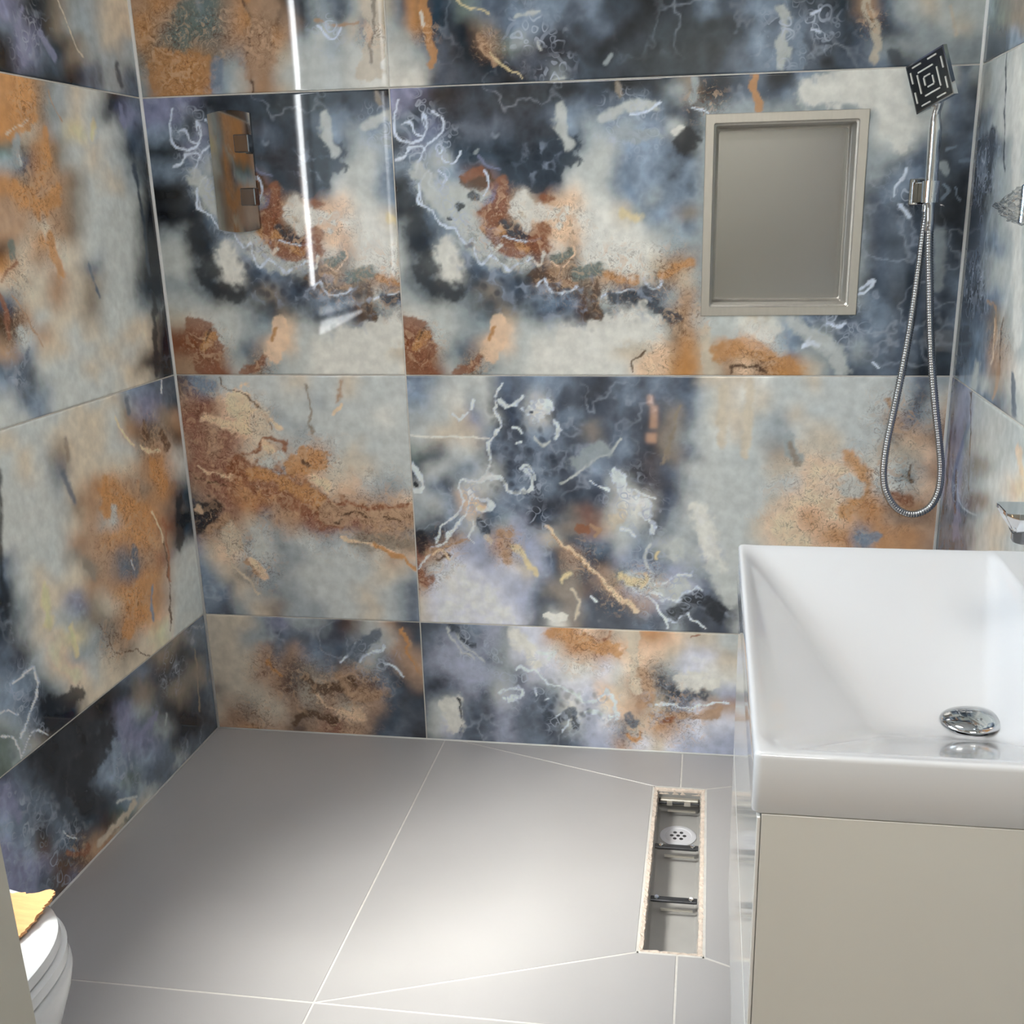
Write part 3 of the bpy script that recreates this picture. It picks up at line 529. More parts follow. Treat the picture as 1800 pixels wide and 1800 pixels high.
# masks: (channel, x, y, radius px) channel 0 curls of pale lace, 1 grainy rust, 2 round dark bubbles
MK = {
'B3R': [(0, 735, 205, 45), (0, 745, 270, 45), (0, 780, 250, 35), (0, 770, 320, 45), (0, 800, 375, 45), (0, 850, 430, 35), (0, 1110, 220, 60), (0, 1480, 560, 50), (0, 1600, 330, 45),
        (1, 880, 370, 50), (1, 870, 410, 50), (1, 930, 430, 50), (1, 990, 390, 50), (1, 990, 480, 60), (1, 1080, 490, 70), (1, 1170, 480, 60), (1, 735, 610, 50), (1, 840, 645, 30), (1, 1200, 560, 50), (1, 1160, 630, 40), (1, 1330, 640, 60),
        (2, 830, 450, 40), (2, 870, 495, 55), (2, 930, 500, 55), (2, 975, 530, 55), (2, 1030, 530, 50), (2, 1120, 525, 45), (2, 950, 285, 40), (1, 1240, 180, 40), (0, 1470, 570, 40)],
'B2L': [(1, 340, 720, 70), (1, 370, 770, 80), (1, 400, 830, 90), (1, 480, 860, 90), (1, 570, 890, 80), (1, 660, 905, 80), (1, 720, 905, 60), (1, 440, 740, 50), (1, 385, 920, 50), (1, 420, 960, 40), (1, 460, 1000, 40), (1, 550, 815, 60)],
'B2R': [(2, 900, 800, 60), (2, 940, 770, 55), (2, 900, 850, 45), (2, 960, 810, 45), (2, 890, 740, 40), (0, 950, 715, 40), (0, 820, 880, 45), (0, 850, 910, 50), (0, 930, 930, 50), (0, 1100, 860, 50), (0, 1130, 910, 50),
        (0, 1160, 1040, 60), (0, 1200, 1030, 50), (0, 1150, 980, 50), (0, 930, 850, 40), (1, 780, 965, 40), (1, 745, 1010, 40), (1, 890, 960, 35), (1, 1020, 985, 40), (1, 1085, 1040, 40), (1, 1450, 890, 110), (1, 1560, 850, 90), (1, 1590, 740, 70), (1, 1130, 1020, 40)],
'B1L': [(1, 520, 1200, 60), (1, 570, 1230, 70), (1, 630, 1210, 60), (1, 600, 1270, 60), (1, 450, 1260, 50), (0, 660, 1160, 45), (1, 470, 1170, 40)],
'B1R': [(0, 830, 1150, 60), (0, 870, 1180, 50), (0, 930, 1190, 45), (0, 900, 1215, 40), (2, 980, 1240, 50), (2, 1030, 1250, 45), (0, 1050, 1260, 50), (0, 1000, 1270, 40), (1, 1140, 1190, 50), (1, 1190, 1260, 60), (1, 1030, 1130, 60), (0, 1180, 1245, 50), (1, 1110, 1290, 40)],
'B4L': [(1, 290, 60, 80), (1, 320, 130, 60), (1, 380, 50, 60), (1, 455, 70, 50), (0, 580, 60, 40), (1, 655, 60, 30)],
'B4R': [(0, 930, 60, 60), (0, 1390, 60, 60), (1, 860, 80, 30), (1, 750, 60, 25), (1, 1530, 40, 30), (0, 1430, 50, 50), (0, 980, 130, 40)],
'L3': [(1, 50, 180, 60), (1, 60, 320, 80), (1, 80, 400, 70), (1, 30, 480, 50), (1, 30, 570, 50), (0, 30, 650, 40)],
'L2': [(1, 220, 900, 80), (1, 250, 960, 70), (1, 190, 960, 60), (1, 270, 780, 50), (1, 280, 840, 40), (1, 230, 1060, 60), (0, 40, 1220, 60), (0, 60, 1300, 50), (1, 200, 1130, 50)],
'L1': [(0, 40, 1480, 90), (0, 90, 1530, 70), (0, 30, 1420, 50), (0, 220, 1350, 50), (1, 140, 1500, 40), (0, 300, 1180, 40), (0, 120, 1470, 40)],
'L4': [(0, 50, 60, 60)], 'R3': [(0, 1720, 300, 80), (0, 1715, 500, 60), (1, 1755, 600, 40)], 'R2': [(0, 1685, 850, 60)],
}
def hash2(i, j, s):
    h = (i.astype(np.int64)*374761393+j.astype(np.int64)*668265263+s*144665) & 0xffffffff
    h = ((h ^ (h >> 13))*1274126177) & 0xffffffff
    return ((h ^ (h >> 16)) & 0xffffff)/float(0xffffff)
def vnoise(x, y, s):
    i, j = np.floor(x), np.floor(y); fx, fy = x-i, y-j; fx = fx*fx*(3-2*fx); fy = fy*fy*(3-2*fy)
    a, b, c, d = hash2(i, j, s), hash2(i+1, j, s), hash2(i, j+1, s), hash2(i+1, j+1, s)
    return (a+(b-a)*fx)*(1-fy)+(c+(d-c)*fx)*fy
def fbm(x, y, s, o=4):
    r = 0; a = 0.5; t = 0
    for k in range(o): r = r+a*vnoise(x, y, s+k*17); t += a; x = x*2.03+5.2; y = y*2.03+1.7; a *= 0.5
    return r/t-0.5
def project(P):
    d = P-CAM; z = np.maximum(d@CF, 0.05)
    return PPX+FPX*(d@CR)/z, PPY-FPX*(d@CU)/z, d@CF
def fallback(u, v, s):
    n = fbm(u*3.1+s, v*3.1, 91+s, 5)*2.6+0.5+0.35*fbm(u*14, v*14, 5, 3)
    keys = [PKEYS.index(c) for c in 'KDSBLWLG']; t = np.clip(n, 0, 0.999)*(len(keys)-1)
    i = t.astype(int); f = (t-i)[:, None]; C = PARR[keys]; c = C[i]*(1-f)+C[i+1]*f
    o = np.clip((fbm(u*2.3+7, v*2.3+3, 33+s, 5)-0.08)*9, 0, 1)[:, None]
    oc = PARR[PKEYS.index('O')]*0.8+fbm(u*25, v*25, 8, 3)[:, None]*0.25
    return np.clip(c*(1-o)+oc*o, 0.01, 1)
def paint(P3, u, v, key, seed):
    """colour and mask of wall points P3 (n,3); u,v are wall metres"""
    if key is None: return fallback(u, v, seed), np.stack([np.clip(fbm(u*3, v*3, 7+seed)*3, 0, 1)]*2+[np.zeros_like(u)], 1)
    gx, gy, G = GR[key]; px, py, z = project(P3)
    wob = lambda f, s: fbm(u*f, v*f, s, 4)
    fs = 1.0 if key[0] == 'B' else 0.6
    wx = px+fs*(wob(9, 3)*40+wob(34, 31)*13+wob(110, 61)*3); wy = py+(wob(9, 4)*40+wob(34, 41)*13+wob(110, 71)*3)
    h, w_ = G.shape; Gp = PARR[np.pad(G, 2, mode='edge')]
    tx = np.clip((wx-gx)/30, -0.5, w_-0.5); ty = np.clip((wy-gy)/30, -0.5, h-0.5)
    i = np.floor(tx).astype(int); j = np.floor(ty).astype(int); fx = tx-i; fy = ty-j
    def wts(t): return [(-t+2*t*t-t**3)/2, (2-5*t*t+3*t**3)/2, (t+4*t*t-3*t**3)/2, (-t*t+t**3)/2]
    def bsp(t): return [(1-t)**3/6, (4-6*t*t+3*t**3)/6, (1+3*t+3*t*t-3*t**3)/6, t**3/6]
    X4 = [0.65*p+0.35*q_ for p, q_ in zip(wts(fx), bsp(fx))]; Y4 = [0.65*p+0.35*q_ for p, q_ in zip(wts(fy), bsp(fy))]
    c = 0
    for b_ in range(4):
        for a_ in range(4): c = c+Gp[np.clip(j+b_+1, 0, h+3), np.clip(i+a_+1, 0, w_+3)]*(X4[a_]*Y4[b_])[:, None]
    c = np.clip(c, 0.008, 1)
    # smoky billows and pale filaments, strongest where the stone is blue-grey
    lum = c.mean(1); blue = np.clip((c[:, 2]-c[:, 0])/(lum+0.02)*2.2+0.35, 0, 1)*np.clip((0.42-lum)/0.22, 0.22, 1); mid = np.clip(lum/0.05, 0.35, 1)
    bu = u+0.012*fbm(u*20, v*20, 301, 3); bv = v+0.012*fbm(u*20, v*20, 302, 3)
    bil = 1-np.abs(fbm(bu*26, bv*26, 311, 4))*5.0; bil2 = fbm(bu*13, bv*13, 321, 5)
    c = c*(1+blue*(0.30*(bil-0.35)+1.1*bil2))[:, None]
    fil = np.clip(1-np.abs(fbm(bu*15+3, bv*15, 331, 4))*26, 0, 1)*np.clip(fbm(u*6, v*6, 341, 2)*5, 0, 1)*blue*mid
    c = c+(fil*0.30)[:, None]*(PARR[PKEYS.index('E')]*0.75-c)
    n1 = wob(60, 101); n2 = wob(160, 131)
    sx = px+n1*1.0; sy = py
    w2x = wob(38, 11); w2y = wob(38, 12); w3x = wob(120, 13); w3y = wob(120, 14)
    if key[:2] in ('B1', 'B2'): c = c*0.90+0.10*lin((134, 136, 152))  # lower rows: bluish haze of the reflected floor mixed into the colour
    for L_, wd, soft, jit, pts in ST.get(key, ()):
        if len(pts) > 2: pts = [tuple(p[:2]) for p in spline([(x_, y_, 0) for x_, y_ in pts], 4)]
        x0 = min(p[0] for p in pts)-wd-soft-jit*3; x1 = max(p[0] for p in pts)+wd+soft+jit*3
        y0 = min(p[1] for p in pts)-wd-soft-jit*3; y1 = max(p[1] for p in pts)+wd+soft+jit*3
        m = np.nonzero((px > x0) & (px < x1) & (py > y0) & (py < y1))[0]
        if len(m) == 0: continue
        qx = px[m]+(w2x[m]*3.2+w3x[m]*0.8)*jit*fs; qy = py[m]+(w2y[m]*3.2+w3y[m]*0.8)*jit
        d = np.full(len(m), 1e9)
        for (ax, ay), (bx, by) in zip(pts[:-1], pts[1:]):
            ex, ey = bx-ax, by-ay; t = np.clip(((qx-ax)*ex+(qy-ay)*ey)/(ex*ex+ey*ey+1e-9), 0, 1)
            d = np.minimum(d, np.hypot((qx-ax-t*ex)/fs, qy-ay-t*ey))
        d = d+(n1[m]*1.6+n2[m]*0.5)*wd*0.8+(0.28*wd if wd < 6 else 0)
        a = np.clip((wd+soft*0.5-d)/soft, 0, 1); a = (a*a*(3-2*a)*(0.93 if wd < 6 else 0.86))[:, None]
        c[m] = c[m]*(1-a)+PARR[PKEYS.index(L_)]*a
    mk = np.zeros((len(px), 3))
    for ch, mx_, my_, r in MK.get(key, ()):
        d = np.hypot((px-mx_)/fs, py-my_)/r; a = np.clip(1.25-d+n1*0.7, 0, 1); mk[:, ch] = np.maximum(mk[:, ch], a)
    c = c*(1+n1*0.14+n2*0.05)[:, None]
    out = np.maximum(np.maximum(gx-140-px, px-(gx+30*w_+120)), np.maximum(gy-140-py, py-(gy+30*h+120)))
    b = np.clip((out+wob(6, 9)*160)/90, 0, 1); b = np.where(z < 0.2, 1, b)[:, None]
    c = c*(1-b)+fallback(u, v, seed)*b
    return np.clip(c, 0.005, 1), mk*(1-b)

def tile_material():
    m = bpy.data.materials.new('glazed_stone_print'); m.use_nodes = True; nt = m.node_tree; N, L = nt.nodes, nt.links
    b = N['Principled BSDF']; tc = N.new('ShaderNodeTexCoord')
    ca = N.new('ShaderNodeAttribute'); ca.attribute_name = 'print'; ma = N.new('ShaderNodeAttribute'); ma.attribute_name = 'detail'
    sep = N.new('ShaderNodeSeparateColor'); L.new(ma.outputs['Color'], sep.inputs[0])
    def noise(sc, det=4, dist=0.0):
        n = N.new('ShaderNodeTexNoise'); n.inputs['Scale'].default_value = sc; n.inputs['Detail'].default_value = det
        n.inputs['Distortion'].default_value = dist; L.new(tc.outputs['Object'], n.inputs['Vector']); return n.outputs['Fac']
    def mathn(op, a, b_=None, clamp=False):
        n = N.new('ShaderNodeMath'); n.operation = op; n.use_clamp = clamp
        for i, x in enumerate((a, b_)):
            if x is None: continue
            if isinstance(x, (int, float)): n.inputs[i].default_value = x
            else: L.new(x, n.inputs[i])
        return n.outputs[0]
    def ramp(x, a, b_, lo=0.0, hi=1.0):
        n = N.new('ShaderNodeMapRange'); n.interpolation_type = 'SMOOTHSTEP'; L.new(x, n.inputs[0])
        n.inputs[1].default_value = a; n.inputs[2].default_value = b_; n.inputs[3].default_value = lo; n.inputs[4].default_value = hi; return n.outputs[0]
    def mix(f, A, B, mode='MIX'):
        n = N.new('ShaderNodeMix'); n.data_type = 'RGBA'; n.blend_type = mode; L.new(f, n.inputs[0]) if not isinstance(f, float) else setattr(n.inputs[0], 'default_value', f)
        for k, x in ((6, A), (7, B)):
            if isinstance(x, tuple): n.inputs[k].default_value = (*x, 1)
            else: L.new(x, n.inputs[k])
        return n.outputs[2]
    col = ca.outputs['Color']
    # gentle clouding everywhere
    g = N.new('ShaderNodeVectorMath'); g.operation = 'SCALE'; L.new(col, g.inputs[0]); L.new(ramp(noise(40, 5), 0.25, 0.75, 0.90, 1.10), g.inputs['Scale']); col = g.outputs[0]
    # curls of pale lace: contour lines of noise
    def contour(sc, wd, dist): return ramp(mathn('ABSOLUTE', mathn('SUBTRACT', noise(sc, 0.6, dist), 0.5)), wd*0.35, wd, 1, 0)
    vd = N.new('ShaderNodeTexNoise'); vd.inputs['Scale'].default_value = 22; vd.inputs['Detail'].default_value = 2; L.new(tc.outputs['Object'], vd.inputs['Vector'])
    vm = N.new('ShaderNodeVectorMath'); vm.operation = 'MULTIPLY_ADD'; vm.inputs[1].default_value = (0.035, 0.035, 0.035); L.new(vd.outputs['Color'], vm.inputs[0]); L.new(tc.outputs['Object'], vm.inputs[2])
    def rings_(sc, r_, wd):
        v = N.new('ShaderNodeTexVoronoi'); v.inputs['Scale'].default_value = sc; L.new(vm.outputs[0], v.inputs['Vector'])
        return ramp(mathn('ABSOLUTE', mathn('SUBTRACT', v.outputs['Distance'], r_)), wd*0.3, wd, 1, 0)
    lace = mathn('MAXIMUM', mathn('MAXIMUM', rings_(30, 0.34, 0.075), mathn('MULTIPLY', rings_(52, 0.36, 0.10), 0.7)), mathn('MULTIPLY', contour(16, 0.05, 0.0), 0.5))
    lace = mathn('MULTIPLY', lace, ramp(noise(26, 2), 0.40, 0.56, 0.15, 1.0))
    col = mix(mathn('MULTIPLY', mathn('MULTIPLY', lace, sep.outputs[0]), 0.72), col, tuple(lin((186, 196, 214))))
    # grain of the rust
    gr = noise(120, 7, 0.8)
    col = mix(mathn('MULTIPLY', ramp(gr, 0.53, 0.66), mathn('MULTIPLY', sep.outputs[1], 0.42)), col, tuple(lin((216, 186, 158))))
    col = mix(mathn('MULTIPLY', ramp(gr, 0.46, 0.34), mathn('MULTIPLY', sep.outputs[1], 0.45)), col, tuple(lin((84, 56, 40))))
    g2 = noise(34, 5, 1.6)
    col = mix(mathn('MULTIPLY', ramp(g2, 0.545, 0.62), mathn('MULTIPLY', sep.outputs[1], 0.50)), col, tuple(lin((214, 178, 146))))
    col = mix(mathn('MULTIPLY', ramp(mathn('ABSOLUTE', mathn('SUBTRACT', g2, 0.47)), 0.004, 0.022, 1, 0), mathn('MULTIPLY', sep.outputs[1], 0.55)), col, tuple(lin((92, 56, 36))))
    # round bubbles
    vo = N.new('ShaderNodeTexVoronoi'); vo.inputs['Scale'].default_value = 40; vo.inputs['Randomness'].default_value = 0.9
    dn = N.new('ShaderNodeTexNoise'); dn.inputs['Scale'].default_value = 30; L.new(tc.outputs['Object'], dn.inputs['Vector'])
    dv = N.new('ShaderNodeVectorMath'); dv.operation = 'MULTIPLY_ADD'; dv.inputs[1].default_value = (0.02, 0.02, 0.02); L.new(dn.outputs['Color'], dv.inputs[0]); L.new(tc.outputs['Object'], dv.inputs[2]); L.new(dv.outputs[0], vo.inputs['Vector'])
    col = mix(mathn('MULTIPLY', ramp(vo.outputs['Distance'], 0.5, 0.15), mathn('MULTIPLY', sep.outputs[2], 0.6)), col, tuple(lin((48, 54, 64))))
    col = mix(mathn('MULTIPLY', ramp(vo.outputs['Distance'], 0.5, 0.72), mathn('MULTIPLY', mathn('MULTIPLY', sep.outputs[2], 0.6), ramp(noise(30), 0.42, 0.6))), col, tuple(lin((160, 172, 192))))
    L.new(col, b.inputs['Base Color'])
    b.inputs['Roughness'].default_value = 0.035; b.inputs['Specular IOR Level'].default_value = TILE_SPEC
    nb = N.new('ShaderNodeTexNoise'); nb.inputs['Scale'].default_value = 5; nb.inputs['Detail'].default_value = 2; L.new(tc.outputs['Object'], nb.inputs['Vector'])
    bp = N.new('ShaderNodeBump'); bp.inputs['Strength'].default_value = 0.05; bp.inputs['Distance'].default_value = 0.002
    L.new(nb.outputs['Fac'], bp.inputs['Height']); L.new(bp.outputs[0], b.inputs['Normal'])
    return m
M['tile'] = tile_material()
WALLS = {'back': (lambda u, v, o: (u, o, v)), 'left': (lambda u, v, o: (-o, u, v)), 'right': (lambda u, v, o: (ROOM_W+o, u, v)), 'front': (lambda u, v, o: (u, FRONT_Y-o, v))}
tile_seed = [0]
def wall_tile(wall, parent, u0, u1, v0, v1, key, step, shift=0.0, holes=(), tilt=0.0, gain=1.3):
    """one glazed tile: a printed face on a fine grid with eased edges; u along the wall, v up, -o out of the wall"""
    tile_seed[0] += 1; rnd = random.Random(tile_seed[0]*7)
    g = 0.0015; u0, u1, v0, v1 = u0+g, u1-g, v0+g, v1-g
    nu, nv = max(2, int((u1-u0)/step)+1), max(2, int((v1-v0)/step)+1)
    us = np.r_[u0, np.linspace(u0+0.001, u1-0.001, nu), u1]; vs = np.r_[v0, np.linspace(v0+0.001, v1-0.001, nv), v1]
    U, V = np.meshgrid(us, vs, indexing='ij'); cu, cv = (u0+u1)/2, (v0+v1)/2
    O = np.zeros_like(U); O[0, :] = O[-1, :] = 0.0008; O[:, 0] = O[:, -1] = 0.0008
    ta, tb = (rnd.uniform(-1, 1)*tilt, rnd.uniform(-1, 1)*tilt)
    O = O+np.clip((U-cu)*ta+(V-cv)*tb, -0.0008, 0.0012)-abs(tilt)*0.1
    f = WALLS[wall]; P = np.stack(np.broadcast_arrays(*f(U.ravel(), V.ravel(), O.ravel())), 1).astype(float)
    us_ = U.ravel()+shift; Q = np.stack(np.broadcast_arrays(*f(us_, V.ravel(), 0.0*us_)), 1).astype(float)
    c, mk = paint(Q, us_, V.ravel(), key, tile_seed[0])
    c = np.clip(c*gain, 0, 0.9)
    n0, n1 = U.shape; idx = np.arange(n0*n1).reshape(n0, n1)
    q = np.stack([idx[:-1, :-1], idx[1:, :-1], idx[1:, 1:], idx[:-1, 1:]], -1).reshape(-1, 4)
    uc = U.ravel()[q].mean(1); vc = V.ravel()[q].mean(1); keep = np.ones(len(q), bool)
    for a0, a1, b0, b1 in holes: keep &= ~((uc > a0) & (uc < a1) & (vc > b0) & (vc < b1))
    q = q[keep]
    # the tile's sides and back
    ring = np.r_[idx[:, 0], idx[-1, 1:], idx[-2::-1, -1], idx[0, -2:0:-1]]; nb = len(P)
    back = P[ring]+(np.array(f(0, 0, 0.007))-np.array(f(0, 0, 0))); P = np.r_[P, back]
    c = np.r_[c, np.tile(lin((150, 140, 128)), (len(ring), 1))]; mk = np.r_[mk, np.zeros((len(ring), 3))]
    k = len(ring); r0 = ring; r1 = np.roll(ring, -1); b0_ = nb+np.arange(k); b1_ = np.roll(b0_, -1)
    q = np.r_[q, np.stack([r0, b0_, b1_, r1], 1)]
    if wall in ('left', 'front'): q = q[:, ::-1]
    org = np.array(f(cu, cv, 0), float); P = P-org
    me = bpy.data.meshes.new('tile'); me.vertices.add(len(P)); me.vertices.foreach_set('co', P.astype(np.float32).ravel())
    me.loops.add(q.size); me.loops.foreach_set('vertex_index', q.astype(np.int32).ravel())
    me.polygons.add(len(q)); me.polygons.foreach_set('loop_start', np.arange(0, q.size, 4, dtype=np.int32)); me.polygons.foreach_set('loop_total', np.full(len(q), 4, np.int32))
    me.update(calc_edges=True)
    for nm, arr in (('print', c), ('detail', mk)):
        at_ = me.color_attributes.new(nm, 'FLOAT_COLOR', 'POINT')
        at_.data.foreach_set('color', np.c_[arr, np.ones(len(arr))].astype(np.float32).ravel())
    o = obj('tile', me, M['tile'], parent); o.location = tuple(org-np.array(parent.location)); return o

# ------------------------------------------------------------------ the room
ROOM_W, H1, TS, G1, FRONT_Y, CEIL_Z = 1.7481, 0.3177, 0.602, 0.5607, -1.9, 2.42
R = [0, H1, H1+TS, H1+2*TS, H1+3*TS, CEIL_Z]
NI = (1.221, 1.543, 1.048, 1.449)     # niche flange: u0 u1 v0 v1
NB = 0.018
WIN = (-1.84, -0.98, 0.95, 2.10)      # window opening in the left wall: y0 y1 z0 z1
def struct(name, mb, m): o = mb.build(name, m); o['kind'] = 'structure'; return o
def frame_boxes(mb, f, u0, u1, v0, v1, hole, o0, o1):
    hu0, hu1, hv0, hv1 = hole
    for a, b, c, d in ((u0, hu0, v0, v1), (hu1, u1, v0, v1), (hu0, hu1, v0, hv0), (hu0, hu1, hv1, v1)):
        p, q = f(a, c, o0), f(b, d, o1); mb.box([min(x, y) for x, y in zip(p, q)], [max(x, y) for x, y in zip(p, q)])
B = MB(); frame_boxes(B, WALLS['back'], -0.2, ROOM_W+0.2, -0.01, CEIL_Z+0.05, (NI[0]+NB*0.6, NI[1]-NB*0.6, NI[2]+NB*0.6, NI[3]-NB*0.6), 0.0016, 0.13)
wall_back = struct('wall_back', B, M['grout'])
B = MB(); frame_boxes(B, WALLS['left'], FRONT_Y-0.1, 0.0, -0.01, CEIL_Z+0.05, WIN, 0.0016, 0.2)
wall_left = struct('wall_left', B, M['grout'])
B = MB(); B.box((ROOM_W+0.0016, FRONT_Y-0.1, -0.01), (ROOM_W+0.2, 0.0, CEIL_Z+0.05)); wall_right = struct('wall_right', B, M['grout'])
JX = 0.844; JR = 1.66
B = MB()
B.box((0, FRONT_Y-0.11, -0.01), (JX-0.02, FRONT_Y-0.0016, CEIL_Z+0.05)); B.box((JR+0.02, FRONT_Y-0.11, -0.01), (ROOM_W, FRONT_Y-0.0016, CEIL_Z+0.05))
B.box((JX-0.02, FRONT_Y-0.11, 2.08), (JR+0.02, FRONT_Y-0.0016, CEIL_Z+0.05))
wall_front = struct('wall_front', B, M['plaster'])
B = MB(); B.box((-0.2, FRONT_Y-0.11, CEIL_Z), (ROOM_W+0.2, 0.13, CEIL_Z+0.1)); struct('ceiling', B, M['ceiling'])
# the hall outside the door
B = MB(); B.box((-0.6, -3.5, -0.1), (2.8, -3.4, 2.5)); struct('wall_hall_end', B, M['plaster'])
B = MB(); B.box((-0.7, -3.5, -0.1), (-0.6, FRONT_Y-0.11, 2.5)); struct('wall_hall_left', B, M['plaster'])
B = MB(); B.box((2.8, -3.5, -0.1), (2.9, FRONT_Y-0.11, 2.5)); struct('wall_hall_right', B, M['plaster'])
B = MB(); B.box((-0.7, FRONT_Y-0.11, -0.1), (0.0, FRONT_Y-0.05, 2.5)); B.box((ROOM_W, FRONT_Y-0.11, -0.1), (2.9, FRONT_Y-0.05, 2.5)); struct('wall_hall_near', B, M['plaster'])
B = MB(); B.box((-0.7, -3.5, 2.5), (2.9, FRONT_Y-0.11, 2.6)); struct('ceiling_hall', B, M['ceiling'])
B = MB(); B.box((-0.7, -3.5, -0.06), (2.9, FRONT_Y-0.11, -0.002)); struct('floor_hall', B, M['oak'])
# door frame: lining boards round the opening
B = MB(); B.box((JX-0.02, FRONT_Y-0.115, 0), (JX, FRONT_Y+0.003, 2.08), 0.002); B.box((JR, FRONT_Y-0.115, 0), (JR+0.02, FRONT_Y+0.003, 2.08), 0.002)
B.box((JX-0.02, FRONT_Y-0.115, 2.08), (JR+0.02, FRONT_Y+0.003, 2.10), 0.002); struct('door_1', B, M['jamb'])

ST_F, ST_M, ST_C = TSTEP, 0.012, 0.03
BG, LG, RG = 1.3, LEFT_GAIN, 1.5  # left wall print lightened to offset its dimmer light
# back wall; higher gains in the lower rows put brighter light into the print
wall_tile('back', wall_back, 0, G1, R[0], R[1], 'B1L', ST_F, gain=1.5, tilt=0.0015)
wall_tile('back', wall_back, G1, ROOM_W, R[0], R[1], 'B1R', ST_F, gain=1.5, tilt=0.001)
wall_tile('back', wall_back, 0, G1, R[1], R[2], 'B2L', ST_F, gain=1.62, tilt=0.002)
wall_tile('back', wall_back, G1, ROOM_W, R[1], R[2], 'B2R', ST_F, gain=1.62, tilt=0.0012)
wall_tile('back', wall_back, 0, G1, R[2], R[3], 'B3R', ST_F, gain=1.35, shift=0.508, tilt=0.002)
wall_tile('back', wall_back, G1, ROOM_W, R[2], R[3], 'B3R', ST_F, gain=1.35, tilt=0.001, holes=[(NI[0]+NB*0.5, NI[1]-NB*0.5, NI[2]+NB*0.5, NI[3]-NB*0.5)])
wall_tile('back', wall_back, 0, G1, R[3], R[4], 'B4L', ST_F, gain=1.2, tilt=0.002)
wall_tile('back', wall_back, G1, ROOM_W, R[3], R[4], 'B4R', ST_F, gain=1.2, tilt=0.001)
wall_tile('back', wall_back, 0, G1, R[4], R[5], None, ST_C); wall_tile('back', wall_back, G1, ROOM_W, R[4], R[5], None, ST_C)
# left wall
for k_, key in enumerate(('L1', 'L2', 'L3', 'L4', None)):
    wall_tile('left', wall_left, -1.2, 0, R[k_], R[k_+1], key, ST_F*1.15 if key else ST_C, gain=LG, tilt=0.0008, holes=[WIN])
    wall_tile('left', wall_left, FRONT_Y, -1.2, R[k_], R[k_+1], None, ST_M, holes=[WIN])
for k_, key in enumerate((None, 'R2', 'R3', 'R4', None)):
    wall_tile('right', wall_right, -1.2, 0, R[k_], R[k_+1], key, ST_F*1.3 if key else ST_C, gain=RG, tilt=0.0008)
    wall_tile('right', wall_right, FRONT_Y, -1.2, R[k_], R[k_+1], None, ST_M)
for k_ in range(5):
    wall_tile('front', wall_front, 0, JX-0.02, R[k_], min(R[k_+1], CEIL_Z), None, ST_C)
# corner and floor beads of silicone
def bead(name, pts, r=0.0032):
    B = MB(); B.tube(pts, r, 8); o = B.build(name, M['silicone'], smooth=True); o['kind'] = 'structure'; return o
bead('trim_1', [(0.001, -0.001, 0), (0.001, -0.001, CEIL_Z)], 0.0044); bead('trim_2', [(ROOM_W-0.001, -0.001, 0), (ROOM_W-0.001, -0.001, CEIL_Z)], 0.0045)
bead('trim_3', [(0, -0.001, 0.001), (ROOM_W, -0.001, 0.001)], 0.0026); bead('trim_4', [(0.001, 0, 0.001), (0.001, FRONT_Y, 0.001)], 0.0026)
bead('trim_5', [(ROOM_W-0.001, 0, 0.001), (ROOM_W-0.001, FRONT_Y, 0.001)], 0.0026)

# window in the left wall: reveal trim, frame, panes, sill
y0, y1, z0, z1 = WIN
def emit(name, col, e):
    m = mat(name, (0.8, 0.8, 0.8), 0.5); b = m.node_tree.nodes['Principled BSDF']
    b.inputs['Emission Color'].default_value = (*col, 1); b.inputs['Emission Strength'].default_value = e; return m
M['glow_strip'] = emit('added_strip_glow', (0.95, 0.98, 1.0), 24.0); M['glow_strip_dim'] = emit('added_strip_glow_dim', (0.95, 0.98, 1.0), 9.0)  # glow of strips added for the bright streaks mirrored in the tiles
M['warm'] = emit('added_warm_glow', (1.0, 0.55, 0.28), 9.0)  # glow of the panes added for the warm squares mirrored in the tiles
B = MB()
for a, b in (((-0.2, y0, z0-0.002), (0.004, y0+0.012, z1)), ((-0.2, y1-0.012, z0-0.002), (0.004, y1, z1)), ((-0.2, y0, z1-0.012), (0.004, y1, z1))): B.box(a, b)
for a, b in (((0, y0-0.02, z0-0.02), (0.006, y0+0.012, z1+0.02)), ((0, y1-0.012, z0-0.02), (0.006, y1+0.02, z1+0.02)), ((0, y0-0.02, z1-0.012), (0.006, y1+0.02, z1+0.02)), ((0, y0-0.02, z0-0.02), (0.006, y1+0.02, z0+0.01))): B.box(a, b)
win = struct('window_1', B, M['upvc'])
B = MB(); B.box((-0.2, y0+0.012, z0), (0.012, y1-0.012, z0+0.018), 0.003); B.build('window_sill', M['upvc'], win)
B = MB(); ym = (y0+y1)/2
for a, b in (((-0.19, y0+0.012, z0+0.018), (-0.13, y0+0.062, z1-0.012)), ((-0.19, y1-0.062, z0+0.018), (-0.13, y1-0.012, z1-0.012)), ((-0.19, y0+0.06, z1-0.062), (-0.13, y1-0.06, z1-0.012)),
             ((-0.19, y0+0.06, z0+0.018), (-0.13, y1-0.06, z0+0.068)), ((-0.19, ym-0.025, z0+0.06), (-0.13, ym+0.025, z1-0.06))): B.box(a, b)
B.build('window_frame', M['upvc'], win)
for a, b in ((y0+0.055, ym-0.02), (ym+0.02, y1-0.055)):
    B = MB(); B.box((-0.166, a, z0+0.06), (-0.160, b, z1-0.055)); B.build('pane', M['pane'], win)
B = MB(); B.box((0.0, y1+0.006, 1.06), (0.007, y1+0.028, z1)); B.build('added_glow_strip', M['glow_strip'], win)  # added glowing strip on the wall, makes the strong mirrored streak
